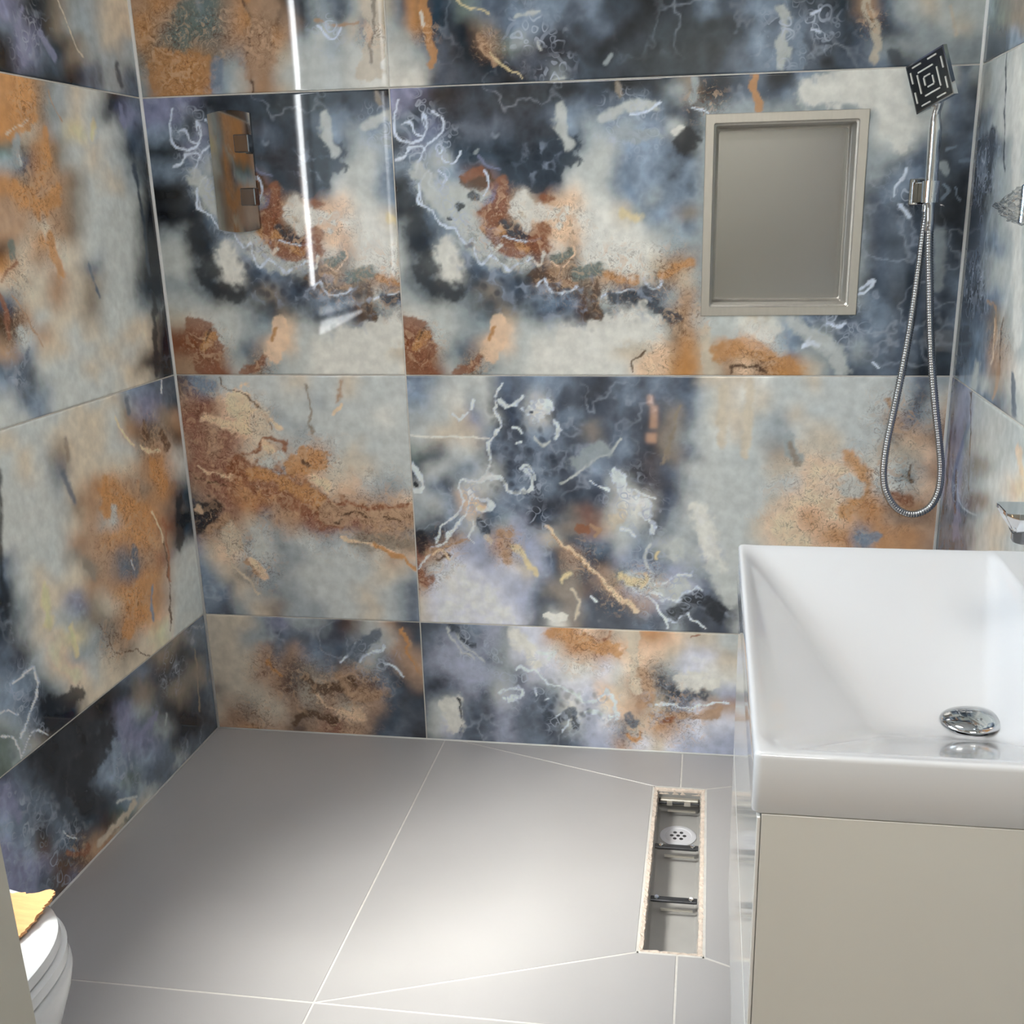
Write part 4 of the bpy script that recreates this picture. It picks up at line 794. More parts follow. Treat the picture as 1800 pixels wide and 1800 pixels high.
B = MB(); B.box((0.0, y0-0.030, 1.04), (0.007, y0-0.012, z1)); B.build('added_glow_strip', M['glow_strip_dim'], win)  # second added strip, makes the fainter streak
B = MB(); B.add([(0.007, y1-0.02, 0.905), (0.007, y1-0.45, 0.935), (0.007, y1-0.45, 0.945), (0.007, y1-0.02, 0.945), (0, y1-0.02, 0.905), (0, y1-0.45, 0.935), (0, y1-0.45, 0.945), (0, y1-0.02, 0.945)], [(0, 1, 2, 3), (7, 6, 5, 4), (0, 4, 5, 1), (1, 5, 6, 2), (2, 6, 7, 3), (3, 7, 4, 0)]); B.build('added_glow_strip', M['glow_strip_dim'], win)  # added glowing wedge for the smudge below the streak
# unseen door added at the hall end; its glowing panes make warm reflections
def mir(px, py, yy):
    p = at(px, py, 1, 0.0); k = yy/(-CAM[1]); return CAM[0]+(p[0]-CAM[0])*(1+k), CAM[2]+(p[2]-CAM[2])*(1+k)
HE = 3.39; B = MB(); B.box((0.55, -3.4, 0), (1.4, -3.385, 2.02), 0.003); d2 = struct('added_door_2', B, M['jamb'])
for xa_, ya_, xb_, yb_ in ((1136, 696, 1146, 712), (1142, 714, 1154, 728), (1142, 730, 1154, 742), (1141, 744, 1153, 754), (1135, 763, 1152, 780)):
    (xl, zt_), (xr, zb_) = mir(xa_, ya_, HE), mir(xb_, yb_, HE)
    B = MB(); B.box((min(xl, xr), -3.386, min(zt_, zb_)), (max(xl, xr), -3.378, max(zt_, zb_))); B.build('pane', M['warm'], d2)
# unseen disc added at the ceiling fill light
B = MB(); B.lathe([(0.09, 0), (0.09, 0.006), (0.07, 0.012)], (0.9, -0.85, CEIL_Z-0.012)); 
cl = B.build('ceiling_fill_disc', mat('fill_disc', (0.9, 0.9, 0.9), 0.4), auto=40); cl['label'] = 'unseen flat round white disc added at the ceiling fill light'; cl['category'] = 'light'

# ------------------------------------------------------------------ floor
DR = (1.142, 1.262, -0.755, -0.166)
B = MB()
for a, b in (((-0.2, FRONT_Y-0.115), (DR[0]+0.003, 0.13)), ((DR[1]-0.003, FRONT_Y-0.115), (ROOM_W+0.2, 0.13)), ((DR[0], FRONT_Y-0.115), (DR[1], DR[2]+0.003)), ((DR[0], DR[3]-0.003), (DR[1], 0.13))):
    B.box((a[0], a[1], -0.12), (b[0], b[1], -0.0007))
B.box((DR[0]-0.01, DR[2]-0.01, -0.13), (DR[1]+0.01, DR[3]+0.01, -0.06))
M['floor_grout'] = vary(mat('floor_grout', lin((196, 193, 189)), 0.8), 60, 0.06)
floor = struct('floor', B, M['floor_grout'])
def floor_mat():
    m = mat('grey_porcelain', lin((162, 160, 161)), 0.34, 0, 0.5); return vary(m, 2.2, 0.055, 6, bump=0.06, bscale=60, rough=(0.30, 0.42))
M['floor_tile'] = floor_mat()
def inset(poly, g=0.0013):
    n = len(poly); P = [Vector((*p, 0)) for p in poly]; A = sum(P[i].x*P[(i+1) % n].y-P[(i+1) % n].x*P[i].y for i in range(n)); s = 1 if A > 0 else -1
    L_ = []
    for i in range(n):
        d = (P[(i+1) % n]-P[i]).normalized(); nn = Vector((-d.y, d.x, 0))*s; L_.append((P[i]+nn*g, d))
    out = []
    for i in range(n):
        p, d = L_[i-1]; q, e = L_[i]; den = d.x*e.y-d.y*e.x
        if abs(den) < 1e-6: out.append((q.x, q.y)); continue
        t = ((q.x-p.x)*e.y-(q.y-p.y)*e.x)/den; out.append((p.x+d.x*t, p.y+d.y*t))
    return out
x0, x1, d0, d1 = DR
FY = -0.9555
for poly in ([(0, 0), (0, FY), (0.608, FY), (0.608, 0)], [(0.608, 0), (0.608, FY), (x0, d0), (x0, d1), (0.652, 0)],
             [(0.652, 0), (x0, d1), (1.204, d1), (1.204, 0)], [(1.204, 0), (1.204, d1), (x1, d1), (ROOM_W, 0)],
             [(x1, d1), (x1, d0), (ROOM_W, FY), (ROOM_W, 0)], [(0.608, FY), (1.214, FY), (1.214, d0), (x0, d0)],
             [(1.214, FY), (ROOM_W, FY), (x1, d0), (1.214, d0)],
             [(0, FY), (0, FRONT_Y-0.11), (0.608, FRONT_Y-0.11), (0.608, FY)], [(0.608, FY), (0.608, FRONT_Y-0.11), (1.214, FRONT_Y-0.11), (1.214, FY)],
             [(1.214, FY), (1.214, FRONT_Y-0.11), (ROOM_W, FRONT_Y-0.11), (ROOM_W, FY)]):
    p = inset(poly, 0.0018); q = inset(poly, 0.0023); n = len(p); B = MB()
    B.add([(x, y, -0.010) for x, y in p]+[(x, y, -0.0006) for x, y in p]+[(x, y, 0) for x, y in q],
          [tuple(range(n))]+[(i, (i+1) % n, n+(i+1) % n, n+i) for i in range(n)]+[(n+i, n+(i+1) % n, 2*n+(i+1) % n, 2*n+i) for i in range(n)]+[tuple(range(2*n, 3*n))])
    B.build('tile', M['floor_tile'], floor)
# ------------------------------------------------------------------ steel niche in the back wall
def rrect(u0, u1, v0, v1, r, n=5):
    if r <= 0: r = 1e-5
    out = []
    for cu, cv, a0 in ((u1-r, v1-r, 0), (u0+r, v1-r, 90), (u0+r, v0+r, 180), (u1-r, v0+r, 270)):
        for k in range(n+1):
            a = math.radians(a0+90*k/n); out.append((cu+r*math.cos(a), cv+r*math.sin(a)))
    return out
def rings(mb, defs, rect, f, cap=False):
    vs = []; n = None
    for ins, dep, r in defs:
        p = rrect(rect[0]+ins, rect[1]-ins, rect[2]+ins, rect[3]-ins, r); n = len(p); vs += [f(u, v, dep) for u, v in p]
    fs = [(k*n+i, k*n+(i+1) % n, (k+1)*n+(i+1) % n, (k+1)*n+i) for k in range(len(defs)-1) for i in range(n)]
    if cap: fs.append(tuple((len(defs)-1)*n+i for i in range(n)))
    mb.add(vs, fs)
fb = WALLS['back']
org = ((NI[0]+NI[1])/2, 0, (NI[2]+NI[3])/2)
ni = empty('wall_niche', 'brushed steel recessed shelf niche with a flat frame set in the tiled back wall', 'niche', org)
B = MB(org); rings(B, [(0, 0.001, 0.001), (0, -0.0018, 0.001), (0.001, -0.0028, 0.001), (NB-0.001, -0.0028, 0.004), (NB, -0.0018, 0.004), (NB+0.0005, 0.006, 0.004), (NB+0.004, 0.009, 0.004)], NI, fb)
B.build('frame', M['steel'], ni, auto=35)
B = MB(org); rings(B, [(NB+0.004, 0.009, 0.004), (NB+0.004, 0.080, 0.006), (NB+0.0055, 0.0865, 0.007), (NB+0.010, 0.090, 0.006)], NI, fb); B.build('side_panel', M['steel'], ni, auto=60)
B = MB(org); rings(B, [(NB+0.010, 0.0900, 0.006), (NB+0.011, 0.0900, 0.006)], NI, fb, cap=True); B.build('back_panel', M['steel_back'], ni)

# ------------------------------------------------------------------ concealed shower valve on the left of the back wall
VX0, VX1, VZ0, VZ1 = 0.153, 0.2495, 1.238, 1.490
org = ((VX0+VX1)/2, 0, (VZ0+VZ1)/2)
va = empty('shower_valve', 'tall chrome shower valve plate with two square handles on dark tiles', 'shower valve', org)
B = MB(org); nx, nz = 16, 30; vs = []; fs = []
for j in range(nz+1):
    for i in range(nx+1):
        t = i/nx*2-1; s_ = j/nz*2-1
        x = (VX0+VX1)/2+t*(VX1-VX0)/2; z = (VZ0+VZ1)/2+s_*((VZ1-VZ0)/2-0.007*t*t)
        vs.append((x, -0.008-0.0012*(1-t*t), z))
n0 = len(vs); bd = [i for i in range(nx+1)]+[(j*(nx+1)+nx) for j in range(1, nz+1)]+[nz*(nx+1)+i for i in range(nx-1, -1, -1)]+[j*(nx+1) for j in range(nz-1, 0, -1)]
for k in bd: x, y, z = vs[k]; vs.append((x, 0.0, z))
fs = [(j*(nx+1)+i, j*(nx+1)+i+1, (j+1)*(nx+1)+i+1, (j+1)*(nx+1)+i) for j in range(nz) for i in range(nx)]
m_ = len(bd); fs += [(bd[k], n0+k, n0+(k+1) % m_, bd[(k+1) % m_]) for k in range(m_)]
B.add(vs, fs); B.build('plate', M['chrome_plate'], va, auto=40)
for px, py in ((424, 252), (436, 346)):
    c = at(px, py, 1, -0.05)
    B = MB(org); B.lathe([(0.010, 0.0), (0.010, 0.022)], (c[0], -0.010, c[2]), (0, -1, 0), 20)
    B.box((c[0]-0.0165, -0.052, c[2]-0.018), (c[0]+0.0165, -0.026, c[2]+0.018), 0.0018); B.build('handle', M['chrome_darkened'], va, auto=30)

# ------------------------------------------------------------------ hand shower, its hose, and the wall bracket that holds it
hs_o = at(1640, 300, 1, -0.09)
hs = empty('hand_shower', 'square chrome hand shower with slotted face and long looping metal hose', 'hand shower', tuple(hs_o))
e1 = Vector((0.054, -0.0707, 0.030)).normalized(); e2 = Vector((-0.025, 0.018, 0.089)); e2 = (e2-e1*e2.dot(e1)).normalized(); en = e1.cross(e2)
if en.y > 0: en = -en
hc = Vector(at(1634, 141, 1, -0.105)); a_ = 0.0455
B = MB(hs_o); B.obox(hc-en*0.005, e1, e2, en, a_, a_, 0.005); B.obox(hc-en*0.013, e1, e2, en, a_*0.72, a_*0.72, 0.004)
B.build('head', M['chrome'], hs)
B = MB(hs_o); B.obox(hc+en*0.0004, e1, e2, en, a_*0.93, a_*0.93, 0.0006); B.build('face_plate', M['chrome_darkened'], hs)
for r_, segs in ((0.80, ((-0.66, -0.20), (0.16, 0.62))), (0.50, ((-0.44, 0.34),)), (0.22, ((-0.20, 0.12),))):
    for sgn in (1, -1):
        for s0, s1 in segs:
            s0_, s1_ = (s0, s1) if sgn > 0 else (-s1, -s0); mid, hl = (s0_+s1_)/2*a_, (s1_-s0_)/2*a_
            B = MB(hs_o); B.obox(hc+en*0.0018+e2*(sgn*r_*a_)+e1*mid, e1, e2, en, hl, 0.0013, 0.0009); B.build('nozzle_strip', M['rubber'], hs)
            B = MB(hs_o); B.obox(hc+en*0.0018+e1*(sgn*r_*a_)+e2*mid, e1, e2, en, 0.0013, hl, 0.0009); B.build('nozzle_strip', M['rubber'], hs)
B = MB(hs_o)
hp = [hc-en*0.016+e2*0.0, hc-en*0.020-e2*0.03, Vector(at(1645, 200, 1, -0.088)), Vector(at(1644, 225, 1, -0.082)), Vector(at(1640, 280, 1, -0.078)), Vector(at(1636, 335, 1, -0.073)), Vector(at(1635, 360, 1, -0.071)), Vector(at(1634, 398, 1, -0.069))]
B.tube(spline(hp, 6), [0.007]*6+[0.008]*6+[0.0085+0.0035*k/6 for k in range(6)]+[0.0122]*12+[0.0122-0.003*k/6 for k in range(6)]+[0.0092]*6+[0.0086]+[], 20)
B.build('handle', M['chrome'], hs, auto=40)
hpx = [(1634, 396, -.069), (1633, 440, -.068), (1634, 500, -.066), (1635, 560, -.064), (1638, 640, -.062), (1644, 715, -.06), (1651, 780, -.058), (1654, 825, -.057), (1649, 865, -.056), (1632, 893, -.055), (1604, 904, -.054),
       (1577, 894, -.052), (1559, 868, -.05), (1553, 835, -.048), (1558, 785, -.046), (1572, 718, -.044), (1588, 640, -.042), (1602, 562, -.042), (1614, 480, -.044), (1623, 410, -.048), (1628, 378, -.05), (1629, 364, -.05)]
pts = spline([at(*q[:2], 1, q[2]) for q in hpx], 30)
L_ = [0]
for a, b in zip(pts[:-1], pts[1:]): L_.append(L_[-1]+(b-a).length)
nn = int(L_[-1]/0.0013); P2 = []; j = 0
for k in range(nn+1):
    s_ = L_[-1]*k/nn
    while j < len(L_)-2 and L_[j+1] < s_: j += 1
    t = (s_-L_[j])/max(L_[j+1]-L_[j], 1e-9); P2.append(pts[j].lerp(pts[j+1], t))
rad = [0.0081 if (k % 4) else 0.0066 for k in range(nn+1)]
B = MB(hs_o); B.tube(P2, rad, 12); B.build('hose', M['hose'], hs, smooth=True)
for px, py, y_, ax in ((1633.5, 398, -0.069, (0, 0, -1)), (1629, 366, -0.05, (0, 0, 1))):
    B = MB(hs_o); c = at(px, py, 1, y_); B.lathe([(0.0075, -0.008), (0.0092, -0.006), (0.0092, 0.007), (0.0075, 0.010)], c, ax, 16); B.build('hose_nut', M['chrome'], hs, auto=30)
# bracket
c0 = at(1628, 337, 1, -0.03)
br = empty('shower_bracket', 'square chrome wall bracket with hose outlet holding the hand shower', 'bracket', (c0[0], 0, c0[2]))
bo = (c0[0], 0, c0[2])
B = MB(bo); B.box((c0[0]-0.029, -0.012, c0[2]-0.025), (c0[0]+0.021, 0.0, c0[2]+0.025), 0.0015); B.build('plate', M['chrome_plate'], br, auto=30)
B = MB(bo); B.box((c0[0]-0.013, -0.056, c0[2]-0.020), (c0[0]+0.010, -0.012, c0[2]+0.018), 0.002); B.build('body', M['chrome_darkened'], br, auto=30)
hx, hy, hz = at(1636, 338, 1, -0.073)
B = MB(bo); B.lathe([(0.0128, -0.019), (0.017, -0.019), (0.017, 0.021), (0.0128, 0.021), (0.0128, -0.019)], (hx, hy, hz), (0, 0, 1), 24); B.build('cradle', M['chrome'], br, auto=30)
c = at(1629, 360, 1, -0.05); B = MB(bo); B.lathe([(0.0, -0.010), (0.006, -0.008), (0.0085, 0), (0.006, 0.008), (0.0, 0.010)], (c[0], c[1], c[2]+0.013), (0, 0, 1), 18); B.build('outlet', M['chrome'], br, smooth=True)

# ------------------------------------------------------------------ washbasin on its vanity unit
BX0, BX1, BY0, BY1, BZ, BB = 1.286, 1.7465, -1.575, -0.990, 0.845, 0.789
org = ((BX0+BX1)/2, (BY0+BY1)/2, BB)
wb = empty('washbasin', 'white rectangular ceramic washbasin with sloping hollow and thin rim', 'basin', org)
IX0, IX1, IY0, IY1 = BX0+0.0075, 1.606, BY0+0.0085, BY1-0.0075
def smin(a, b, k): h = np.clip(0.5+0.5*(b-a)/k, 0, 1); return b*(1-h)+a*h-k*h*(1-h)
def edge_lines(a, b, extra, n):
    e = [0, .0006, .0014, .0025, .004, .0055, .007, .0085, .010, .012, .015, .019, .024]
    L_ = [a+t for t in e]+[b-t for t in e]+list(np.linspace(a+.024, b-.024, n))
    for c in extra: L_ += list(c+np.linspace(-.014, .014, 15))
    L_ = sorted(L_); out = [L_[0]]
    for v in L_[1:]:
        if v-out[-1] > 0.0004: out.append(v)
    return np.array(out)
xs = edge_lines(BX0, BX1, (IX1,), 70); ys = edge_lines(BY0, BY1, (), 80)
X, Y = np.meshgrid(xs, ys, indexing='ij')
dl = (X-IX0)/0.135; dr = (IX1-X)/0.062; df = (IY1-Y)/0.300; dn = (Y-IY0)/0.245
d = smin(smin(dl, dr, 0.10), smin(df, dn, 0.10), 0.16); d = smin(d, np.full_like(d, 1.0), 0.10)
k_ = 0.05; d = np.where(d > k_, d, np.where(d < -k_, 0, (d+k_)**2/(4*k_)))
# floor of the hollow falls a little to the waste
Z = BZ-0.104*d
e = np.minimum(np.minimum(X-BX0, BX1-X+0.01), np.minimum(Y-BY0, BY1-Y)); r_ = 0.0045
Z = Z-np.where(e < r_, r_-np.sqrt(np.maximum(r_*r_-(r_-np.clip(e, 0, r_))**2, 0)), 0)
n0, n1 = X.shape; idx = np.arange(n0*n1).reshape(n0, n1)
V3 = np.stack([X.ravel(), Y.ravel(), Z.ravel()], 1)
# pull the four corners in so that the plan is rounded
cr = 0.007
for cx, cy, sx, sy in ((BX0, BY0, 1, 1), (BX0, BY1, 1, -1), (BX1, BY0, -1, 1), (BX1, BY1, -1, -1)):
    ux = (V3[:, 0]-cx)*sx; uy = (V3[:, 1]-cy)*sy; m_ = (ux < cr) & (uy < cr); qx = cr-ux[m_]; qy = cr-uy[m_]
    s_ = np.maximum(qx, qy)/np.maximum(np.hypot(qx, qy), 1e-9); V3[m_, 0] = cx+sx*(cr-qx*s_); V3[m_, 1] = cy+sy*(cr-qy*s_)
q = np.stack([idx[:-1, :-1], idx[1:, :-1], idx[1:, 1:], idx[:-1, 1:]], -1).reshape(-1, 4)
ring = np.r_[idx[:, 0], idx[-1, 1:], idx[-2::-1, -1], idx[0, -2:0:-1]]; nb = len(V3); k = len(ring)
S1 = V3[ring].copy(); S1[:, 2] = BB+0.0015; cen = np.array([(BX0+BX1)/2, (BY0+BY1)/2]); S2 = S1.copy(); S2[:, 2] = BB; S2[:, :2] += (cen-S2[:, :2])*0.004; S3 = S2.copy(); S3[:, :2] += (cen-S3[:, :2])*0.03; S4 = S3.copy(); S4[:, 2] += 0.02
V3 = np.r_[V3, S1, S2, S3, S4]
side = lambda a, b: np.stack([a, b, np.roll(b, -1), np.roll(a, -1)], 1)
r1 = nb+np.arange(k); r2 = nb+k+np.arange(k); r3 = r2+k; r4 = r3+k
q = np.r_[q, side(ring, r1), side(r1, r2), side(r2, r3), side(r3, r4)]; me = bpy.data.meshes.new('bowl')
me.from_pydata([tuple(v) for v in (V3-np.array(org))], [], [tuple(int(i) for i in f) for f in q]); me.update()
bo_ = obj('bowl', me, M['ceramic'], wb); me.shade_smooth(); me.set_sharp_from_angle(angle=math.radians(60))
wc = (1.527, -1.292, BZ-0.1045)
B = MB(org); B.lathe([(0.0, 0.015), (0.010, 0.0148), (0.020, 0.0138), (0.028, 0.0118), (0.0315, 0.0098), (0.0325, 0.0082), (0.0318, 0.0066), (0.029, 0.0056), (0.022, 0.005), (0.022, 0.0)], wc, (-0.05, 0.02, 1), 48); B.build('waste_plug', M['chrome'], wb, auto=50)
B = MB(org); B.lathe([(0.0, 0.003), (0.026, 0.003), (0.031, 0.0015), (0.033, 0.0)], wc, (0, 0, 1), 40); B.build('waste_ring', M['chrome'], wb, auto=50)

VX, VYa, VYb, VZa, VZb = 1.2905, -1.5735, -0.9915, 0.31, 0.788
org = (1.52, -1.28, VZa)
vu = empty('vanity_unit', 'wall hung white gloss vanity unit with two plain drawers under the basin', 'cabinet', org)
for a, b in ((VYa, VYa+0.016), (VYb-0.016, VYb)):
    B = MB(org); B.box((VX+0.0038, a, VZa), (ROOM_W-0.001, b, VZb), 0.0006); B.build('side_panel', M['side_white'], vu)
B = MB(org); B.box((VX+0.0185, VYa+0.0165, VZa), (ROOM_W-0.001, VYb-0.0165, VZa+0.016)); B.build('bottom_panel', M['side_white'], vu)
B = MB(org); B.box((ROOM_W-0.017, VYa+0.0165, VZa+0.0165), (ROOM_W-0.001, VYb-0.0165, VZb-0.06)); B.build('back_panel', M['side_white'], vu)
for za, zb in ((VZa+0.002, 0.5425), (0.5485, 0.785)):
    B = MB(org); B.box((VX, VYa, za), (VX+0.0032, VYb, zb), 0.0008); B.box((VX+0.0032, VYa+0.0175, za), (VX+0.018, VYb-0.0175, zb)); B.build('drawer', M['gloss_white'], vu)

# spout over the basin, from the right wall
org = (ROOM_W, -1.29, 0.985)
sp = empty('basin_spout', 'chrome wall mounted spout reaching over the white basin', 'tap', org)
yc = -1.305; zt = at(1780, 893, 1, yc)[2]; xt = at(1760, 895, 1, yc)[0]
B = MB(org); vs = []; fs = []; ny = 14; sec = []
for k in range(ny+1):
    a = math.pi*k/ny; sec.append((math.cos(a)*0.024, -math.sin(a)**0.9*0.021))
secs = []
for i, (xx, sc) in enumerate([(xt+0.001, 0.55), (xt, 0.75), (xt+0.0005, 0.9), (xt+0.004, 0.98), (xt+0.012, 1.0), (xt+0.05, 1.0), (ROOM_W-0.008, 1.0)]):
    n = len(vs); ring = [(xx, yc+0.024*sc, zt), (xx, yc-0.024*sc, zt)]+[(xx+(0.012*math.sin(math.pi*k/ny) if i < 4 else 0), yc+p[0]*sc*-1, zt-0.004+p[1]*sc) for k, p in enumerate(sec)]
    vs += ring; secs.append((n, len(ring)))
m_ = secs[0][1]
for (a, _), (b, _) in zip(secs[:-1], secs[1:]): fs += [(a+i, a+(i+1) % m_, b+(i+1) % m_, b+i) for i in range(m_)]
fs += [tuple(range(m_))[::-1], tuple(secs[-1][0]+i for i in range(m_))]
B.add(vs, fs); B.build('spout', M['chrome'], sp, auto=35)
B = MB(org); B.lathe([(0.0, 0.0), (0.0125, 0.0), (0.0135, 0.002), (0.0135, 0.016)], (xt+0.026, yc, zt-0.034), (0, 0, 1), 24); B.build('aerator', M['chrome_darkened'], sp, auto=40)
B = MB(org); B.box((ROOM_W-0.008, yc-0.03, zt-0.045), (ROOM_W, yc+0.03, zt+0.015), 0.0015); B.build('wall_plate', M['chrome'], sp, auto=30)

# wrapped mixer on the right wall
mc = at(1808, 385, 0, ROOM_W-0.03); org = (ROOM_W, mc[1], mc[2])
mx_ = empty('wall_mixer', 'chrome wall mixer with square plate at the right edge under clear film', 'tap', org)
B = MB(org); B.box((ROOM_W-0.006, mc[1]-0.06, mc[2]-0.04), (ROOM_W, mc[1]+0.012, mc[2]+0.04), 0.0015); B.build('plate', M['chrome'], mx_, auto=30)
B = MB(org); B.lathe([(0.016, 0), (0.016, 0.028), (0.012, 0.032), (0.0, 0.032)], (ROOM_W-0.006, mc[1]-0.024, mc[2]), (-1, 0, 0), 24)
B.box((ROOM_W-0.05, mc[1]-0.032, mc[2]-0.006), (ROOM_W-0.036, mc[1]-0.016, mc[2]+0.05), 0.002); B.build('handle', M['chrome'], mx_, auto=30)
A = [at(*q, 0, ROOM_W-o) for q, o in (((1747, 362), .004), ((1790, 330), .03), ((1835, 320), .045), ((1842, 392), .05), ((1797, 398), .04), ((1768, 384), .02))]
random.seed(4); B = MB(org); ctr = Vector(np.mean(A, 0))+Vector((-0.02, 0, 0)); rn = 13; vs = [tuple(ctr)]; seg = 60
for r in range(1, rn+1):
    for k in range(seg):
        t = k/seg*6; i = int(t); f = t-i; e_ = Vector(A[i]).lerp(Vector(A[(i+1) % 6]), f); p = ctr.lerp(e_, r/rn)
        cx = vnoise(np.array([k*0.55+r*0.2]), np.array([r*0.5]), 3)[0]-0.5; p += Vector((-abs(cx)*0.018*(1 if r < rn else 0.5), cx*0.004, cx*0.006)); p.x = min(p.x, ROOM_W-0.002)
        vs.append(tuple(p))
fs = [(0, 1+k, 1+(k+1) % seg) for k in range(seg)]+[(1+(r-1)*seg+k, 1+(r-1)*seg+(k+1) % seg, 1+r*seg+(k+1) % seg, 1+r*seg+k) for r in range(1, rn) for k in range(seg)]
B.add(vs, fs); fo = B.build('plastic_film', M['film']); fo.location = org; fo['label'] = 'crumpled clear plastic film wrapped round the mixer on the right wall'; fo['category'] = 'plastic wrap'

# ------------------------------------------------------------------ wall hung toilet on the left wall, cardboard on its lid
def dshape(L_, W_, n=40, p=2.7, back=0.02):
    """plan of a toilet: back at x=back, straight sides, rounded front"""
    s_ = L_*0.42; out = [(back, -W_*0.94), (back+0.05, -W_)]
    for k in range(n+1):
        a = -math.pi/2+math.pi*k/n; c, s2 = math.cos(a), math.sin(a)
        out.append((L_-s_+s_*abs(c)**(2/p), W_*math.copysign(abs(s2)**(2/p), s2)))
    return out+[(back+0.05, W_), (back, W_*0.94)]
def loft(mb, levels, c, capb=True, capt=True):
    vs = []; 
    for z, pl in levels: vs += [(x+c[0], y+c[1], z) for x, y in pl]
    n = len(levels[0][1]); fs = [(k*n+i, k*n+(i+1) % n, (k+1)*n+(i+1) % n, (k+1)*n+i) for k in range(len(levels)-1) for i in range(n)]
    if capb: fs.append(tuple(range(n))[::-1])
    if capt: fs.append(tuple((len(levels)-1)*n+i for i in range(n)))
    mb.add(vs, fs)
TY, TZ, TL, TW = -1.474, 0.452, 0.503, 0.180
org = (0, TY, 0)
to = empty('toilet', 'white wall hung toilet with closed soft edged lid below the window', 'toilet', org)
B = MB(org)
lv = [(TZ-0.36, TL*0.60, TW*0.55), (TZ-0.355, TL*0.66, TW*0.62), (TZ-0.30, TL*0.76, TW*0.70), (TZ-0.22, TL*0.87, TW*0.82), (TZ-0.14, TL*0.945, TW*0.92), (TZ-0.08, TL*0.985, TW*0.98), (TZ-0.055, TL*0.995, TW*0.995), (TZ-0.045, TL*0.99, TW*0.99), (TZ-0.042, TL*0.98, TW*0.975)]
loft(B, [(z, dshape(a, b, back=0.003)) for z, a, b in lv], (0, TY)); B.build('pan', M['ceramic'], to, auto=50)
B = MB(org); loft(B, [(TZ-0.041, dshape(TL*0.975, TW*0.97, back=0.05)), (TZ-0.039, dshape(TL*0.99, TW*0.99, back=0.05)), (TZ-0.025, dshape(TL*0.99, TW*0.99, back=0.05)), (TZ-0.0225, dshape(TL*0.98, TW*0.975, back=0.05))], (0, TY)); B.build('seat', M['ceramic'], to, auto=40)
B = MB(org); loft(B, [(TZ-0.021, dshape(TL*0.96, TW*0.955, back=0.05)), (TZ-0.019, dshape(TL*0.978, TW*0.975, back=0.05)), (TZ-0.007, dshape(TL*0.974, TW*0.97, back=0.05)), (TZ-0.002, dshape(TL*0.955, TW*0.945, back=0.055)), (TZ, dshape(TL*0.92, TW*0.89, back=0.06))], (0, TY)); B.build('lid', M['ceramic'], to, auto=50)
# torn cardboard sheet
cz = TZ+0.002
edge = [(18, 1568), (34, 1566), (52, 1570), (70, 1570), (84, 1567), (97, 1570), (94, 1579), (86, 1588), (76, 1598), (66, 1610), (55, 1622), (44, 1633), (31, 1644), (-40, 1690), (-90, 1620), (-50, 1568)]
E2 = [at(px, py, 2, cz+0.008) for px, py in edge]; cen = sum(E2)/len(E2)
B = MB(tuple(cen)); random.seed(9); n = len(E2); nr = 6; vs = []
dense = []
for a, b in zip(E2, E2[1:]+E2[:1]):
    for k in range(5): dense.append(a+(b-a)*k/5)
nd = len(dense)
def cardz(p, r): return cz+0.0035+0.006*math.sin((p[0]*1.3+p[1])*19)**2*r
for lay, dz in ((0, 0.0), (1, 0.004)):
    for r in range(1, nr+1):
        for i, p in enumerate(dense):
            q_ = cen+(p-cen)*(r/nr); j_ = (random.uniform(-1, 1)*0.0016 if r == nr else 0)
            vs.append((q_[0]+j_, q_[1]+j_, cardz(q_, r/nr)+dz-0.0015))
fs = []
for lay in (0, 1):
    o_ = lay*nr*nd
    for r in range(nr-1): fs += [(o_+r*nd+i, o_+r*nd+(i+1) % nd, o_+(r+1)*nd+(i+1) % nd, o_+(r+1)*nd+i) for i in range(nd)]
    fs.append(tuple(o_+i for i in range(nd)))
fs += [((nr-1)*nd+i, (nr-1)*nd+(i+1) % nd, (2*nr-1)*nd+(i+1) % nd, (2*nr-1)*nd+i) for i in range(nd)]
B.add(vs, fs); co = B.build('cardboard_sheet', M['card'], auto=40); co.location = tuple(cen); co['label'] = 'torn wavy piece of brown cardboard lying on the toilet lid'; co['category'] = 'cardboard'

# ------------------------------------------------------------------ linear drain, its cover off
org = ((DR[0]+DR[1])/2, (DR[2]+DR[3])/2, -0.05)
dg = empty('linear_drain', 'open grey linear shower drain channel with its cover taken off, set in the floor', 'drain', org)
fz = lambda u, v, o: (u, v, o)
rect = (DR[0], DR[1], DR[2], DR[3])
B = MB(org); rings(B, [(0.0105, -0.006, 0.002), (0.012, -0.006, 0.002), (0.013, -0.048, 0.003), (0.018, -0.053, 0.006)], rect, fz)
B.build('side_wall', M['drain_grey'], dg, auto=50)
B = MB(org); rings(B, [(0.018, -0.053, 0.006), (0.020, -0.0532, 0.005)], rect, fz, cap=True); B.build('channel_floor', M['drain_grey'], dg)
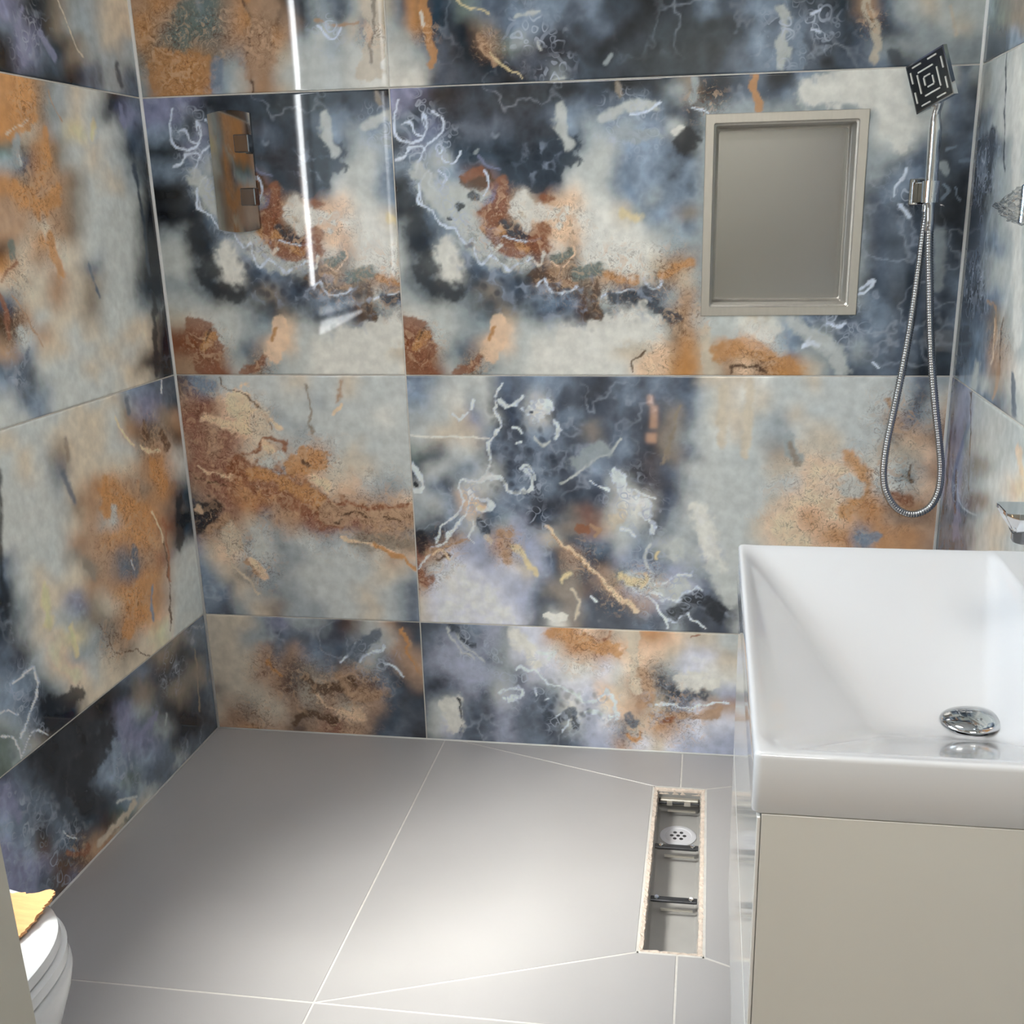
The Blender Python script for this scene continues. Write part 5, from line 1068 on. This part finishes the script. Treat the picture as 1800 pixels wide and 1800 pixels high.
# ragged mortar edge between tiles and channel
B = MB(org); random.seed(5); vs = []; per = []
x0, x1, ya, yb = rect; mo = 0.0015; step_ = 0.006
def side_pts(a, b): n = max(2, int((Vector(b)-Vector(a)).length/step_)); return [Vector(a).lerp(Vector(b), k/n) for k in range(n)]
loop = []
for a, b in (((x0, ya), (x1, ya)), ((x1, ya), (x1, yb)), ((x1, yb), (x0, yb)), ((x0, yb), (x0, ya))): loop += side_pts(a, b)
cx_, cy_ = (x0+x1)/2, (ya+yb)/2; n = len(loop)
prof = [(mo, -0.02), (mo, -0.0012), (0.0045, -0.0008), (0.0105, -0.002), (0.0125, -0.012)]
for i, p in enumerate(loop):
    for j, (ins, z) in enumerate(prof):
        jj = ins+(random.uniform(-1, 1)*0.0011 if j in (2, 3, 4) else 0); zz = z+(random.uniform(-1, 1)*0.0009 if j in (1, 2, 3) else 0)
        sx = max(min(p.x, x1-jj), x0+jj); sy = max(min(p.y, yb-jj), ya+jj); vs.append((sx, sy, zz))
m_ = len(prof); fs = [(i*m_+j, i*m_+j+1, ((i+1) % n)*m_+j+1, ((i+1) % n)*m_+j) for i in range(n) for j in range(m_-1)]
B.add(vs, fs); B.build('mortar_edge', M['mortar'], dg)
xa, xb = x0+0.0145, x1-0.0145
for py, hh in ((1487, 0.009), (1580, 0.009), (1407, 0.013)):
    yy = at(1192, py, 2, -0.02)[1]
    B = MB(org); B.box((xa, yy-hh*0.8, -0.026), (xb, yy+hh*0.8, -0.021), 0.001); B.box((xa+0.004, yy+hh*0.5, -0.034), (xb-0.004, yy+hh*0.8, -0.026)); cb = B.build('cross_bar', M['dark_metal'], dg)
    for bx in (xa+0.012, xb-0.012):
        B = MB(org); B.lathe([(0.0055, 0), (0.0055, 0.003), (0.004, 0.0045), (0, 0.0045)], (bx, yy, -0.021), (0, 0, 1), 6); B.build('bolt', M['chrome'], cb, auto=30)
    B = MB(org); B.box((xa+0.02, yy-hh*1.1-0.004, -0.040), (xb-0.008, yy-hh*1.1, -0.036)); B.build('rail', M['steel'], cb)
# clamp block at the far end
yy = yb-0.030
B = MB(org); B.box((xa+0.002, yy, -0.030), (xb-0.002, yy+0.014, -0.016), 0.002); B.box((xa+0.018, yy-0.008, -0.026), (xa+0.030, yy, -0.018)); B.box((xb-0.034, yy-0.008, -0.026), (xb-0.020, yy, -0.018)); B.build('clamp', M['steel'], dg)
gc = at(1192, 1468, 2, -0.05)
B = MB(org); B.lathe([(0.040, 0), (0.040, 0.0015), (0.036, 0.0028), (0.030, 0.0028), (0.028, 0.0015), (0.0, 0.0015)], (gc[0], gc[1], -0.0530), (0, 0, 1), 40); gt = B.build('outlet_grate', M['plastic_grey'], dg, auto=30)
B = MB(org)
for k in range(7):
    a = k*math.pi/3; r = 0 if k == 6 else 0.014; B.lathe([(0.0042, 0), (0.0042, 0.0006), (0, 0.0006)], (gc[0]+r*math.cos(a), gc[1]+r*math.sin(a), -0.0516), (0, 0, 1), 12)
B.build('grate_hole_disc', M['dark_metal'], gt)  # dark discs stand for the shade inside the perforations
print('tris', sum(len(p.vertices)-2 for o in bpy.data.objects if o.type == 'MESH' for p in o.data.polygons) if False else '-')
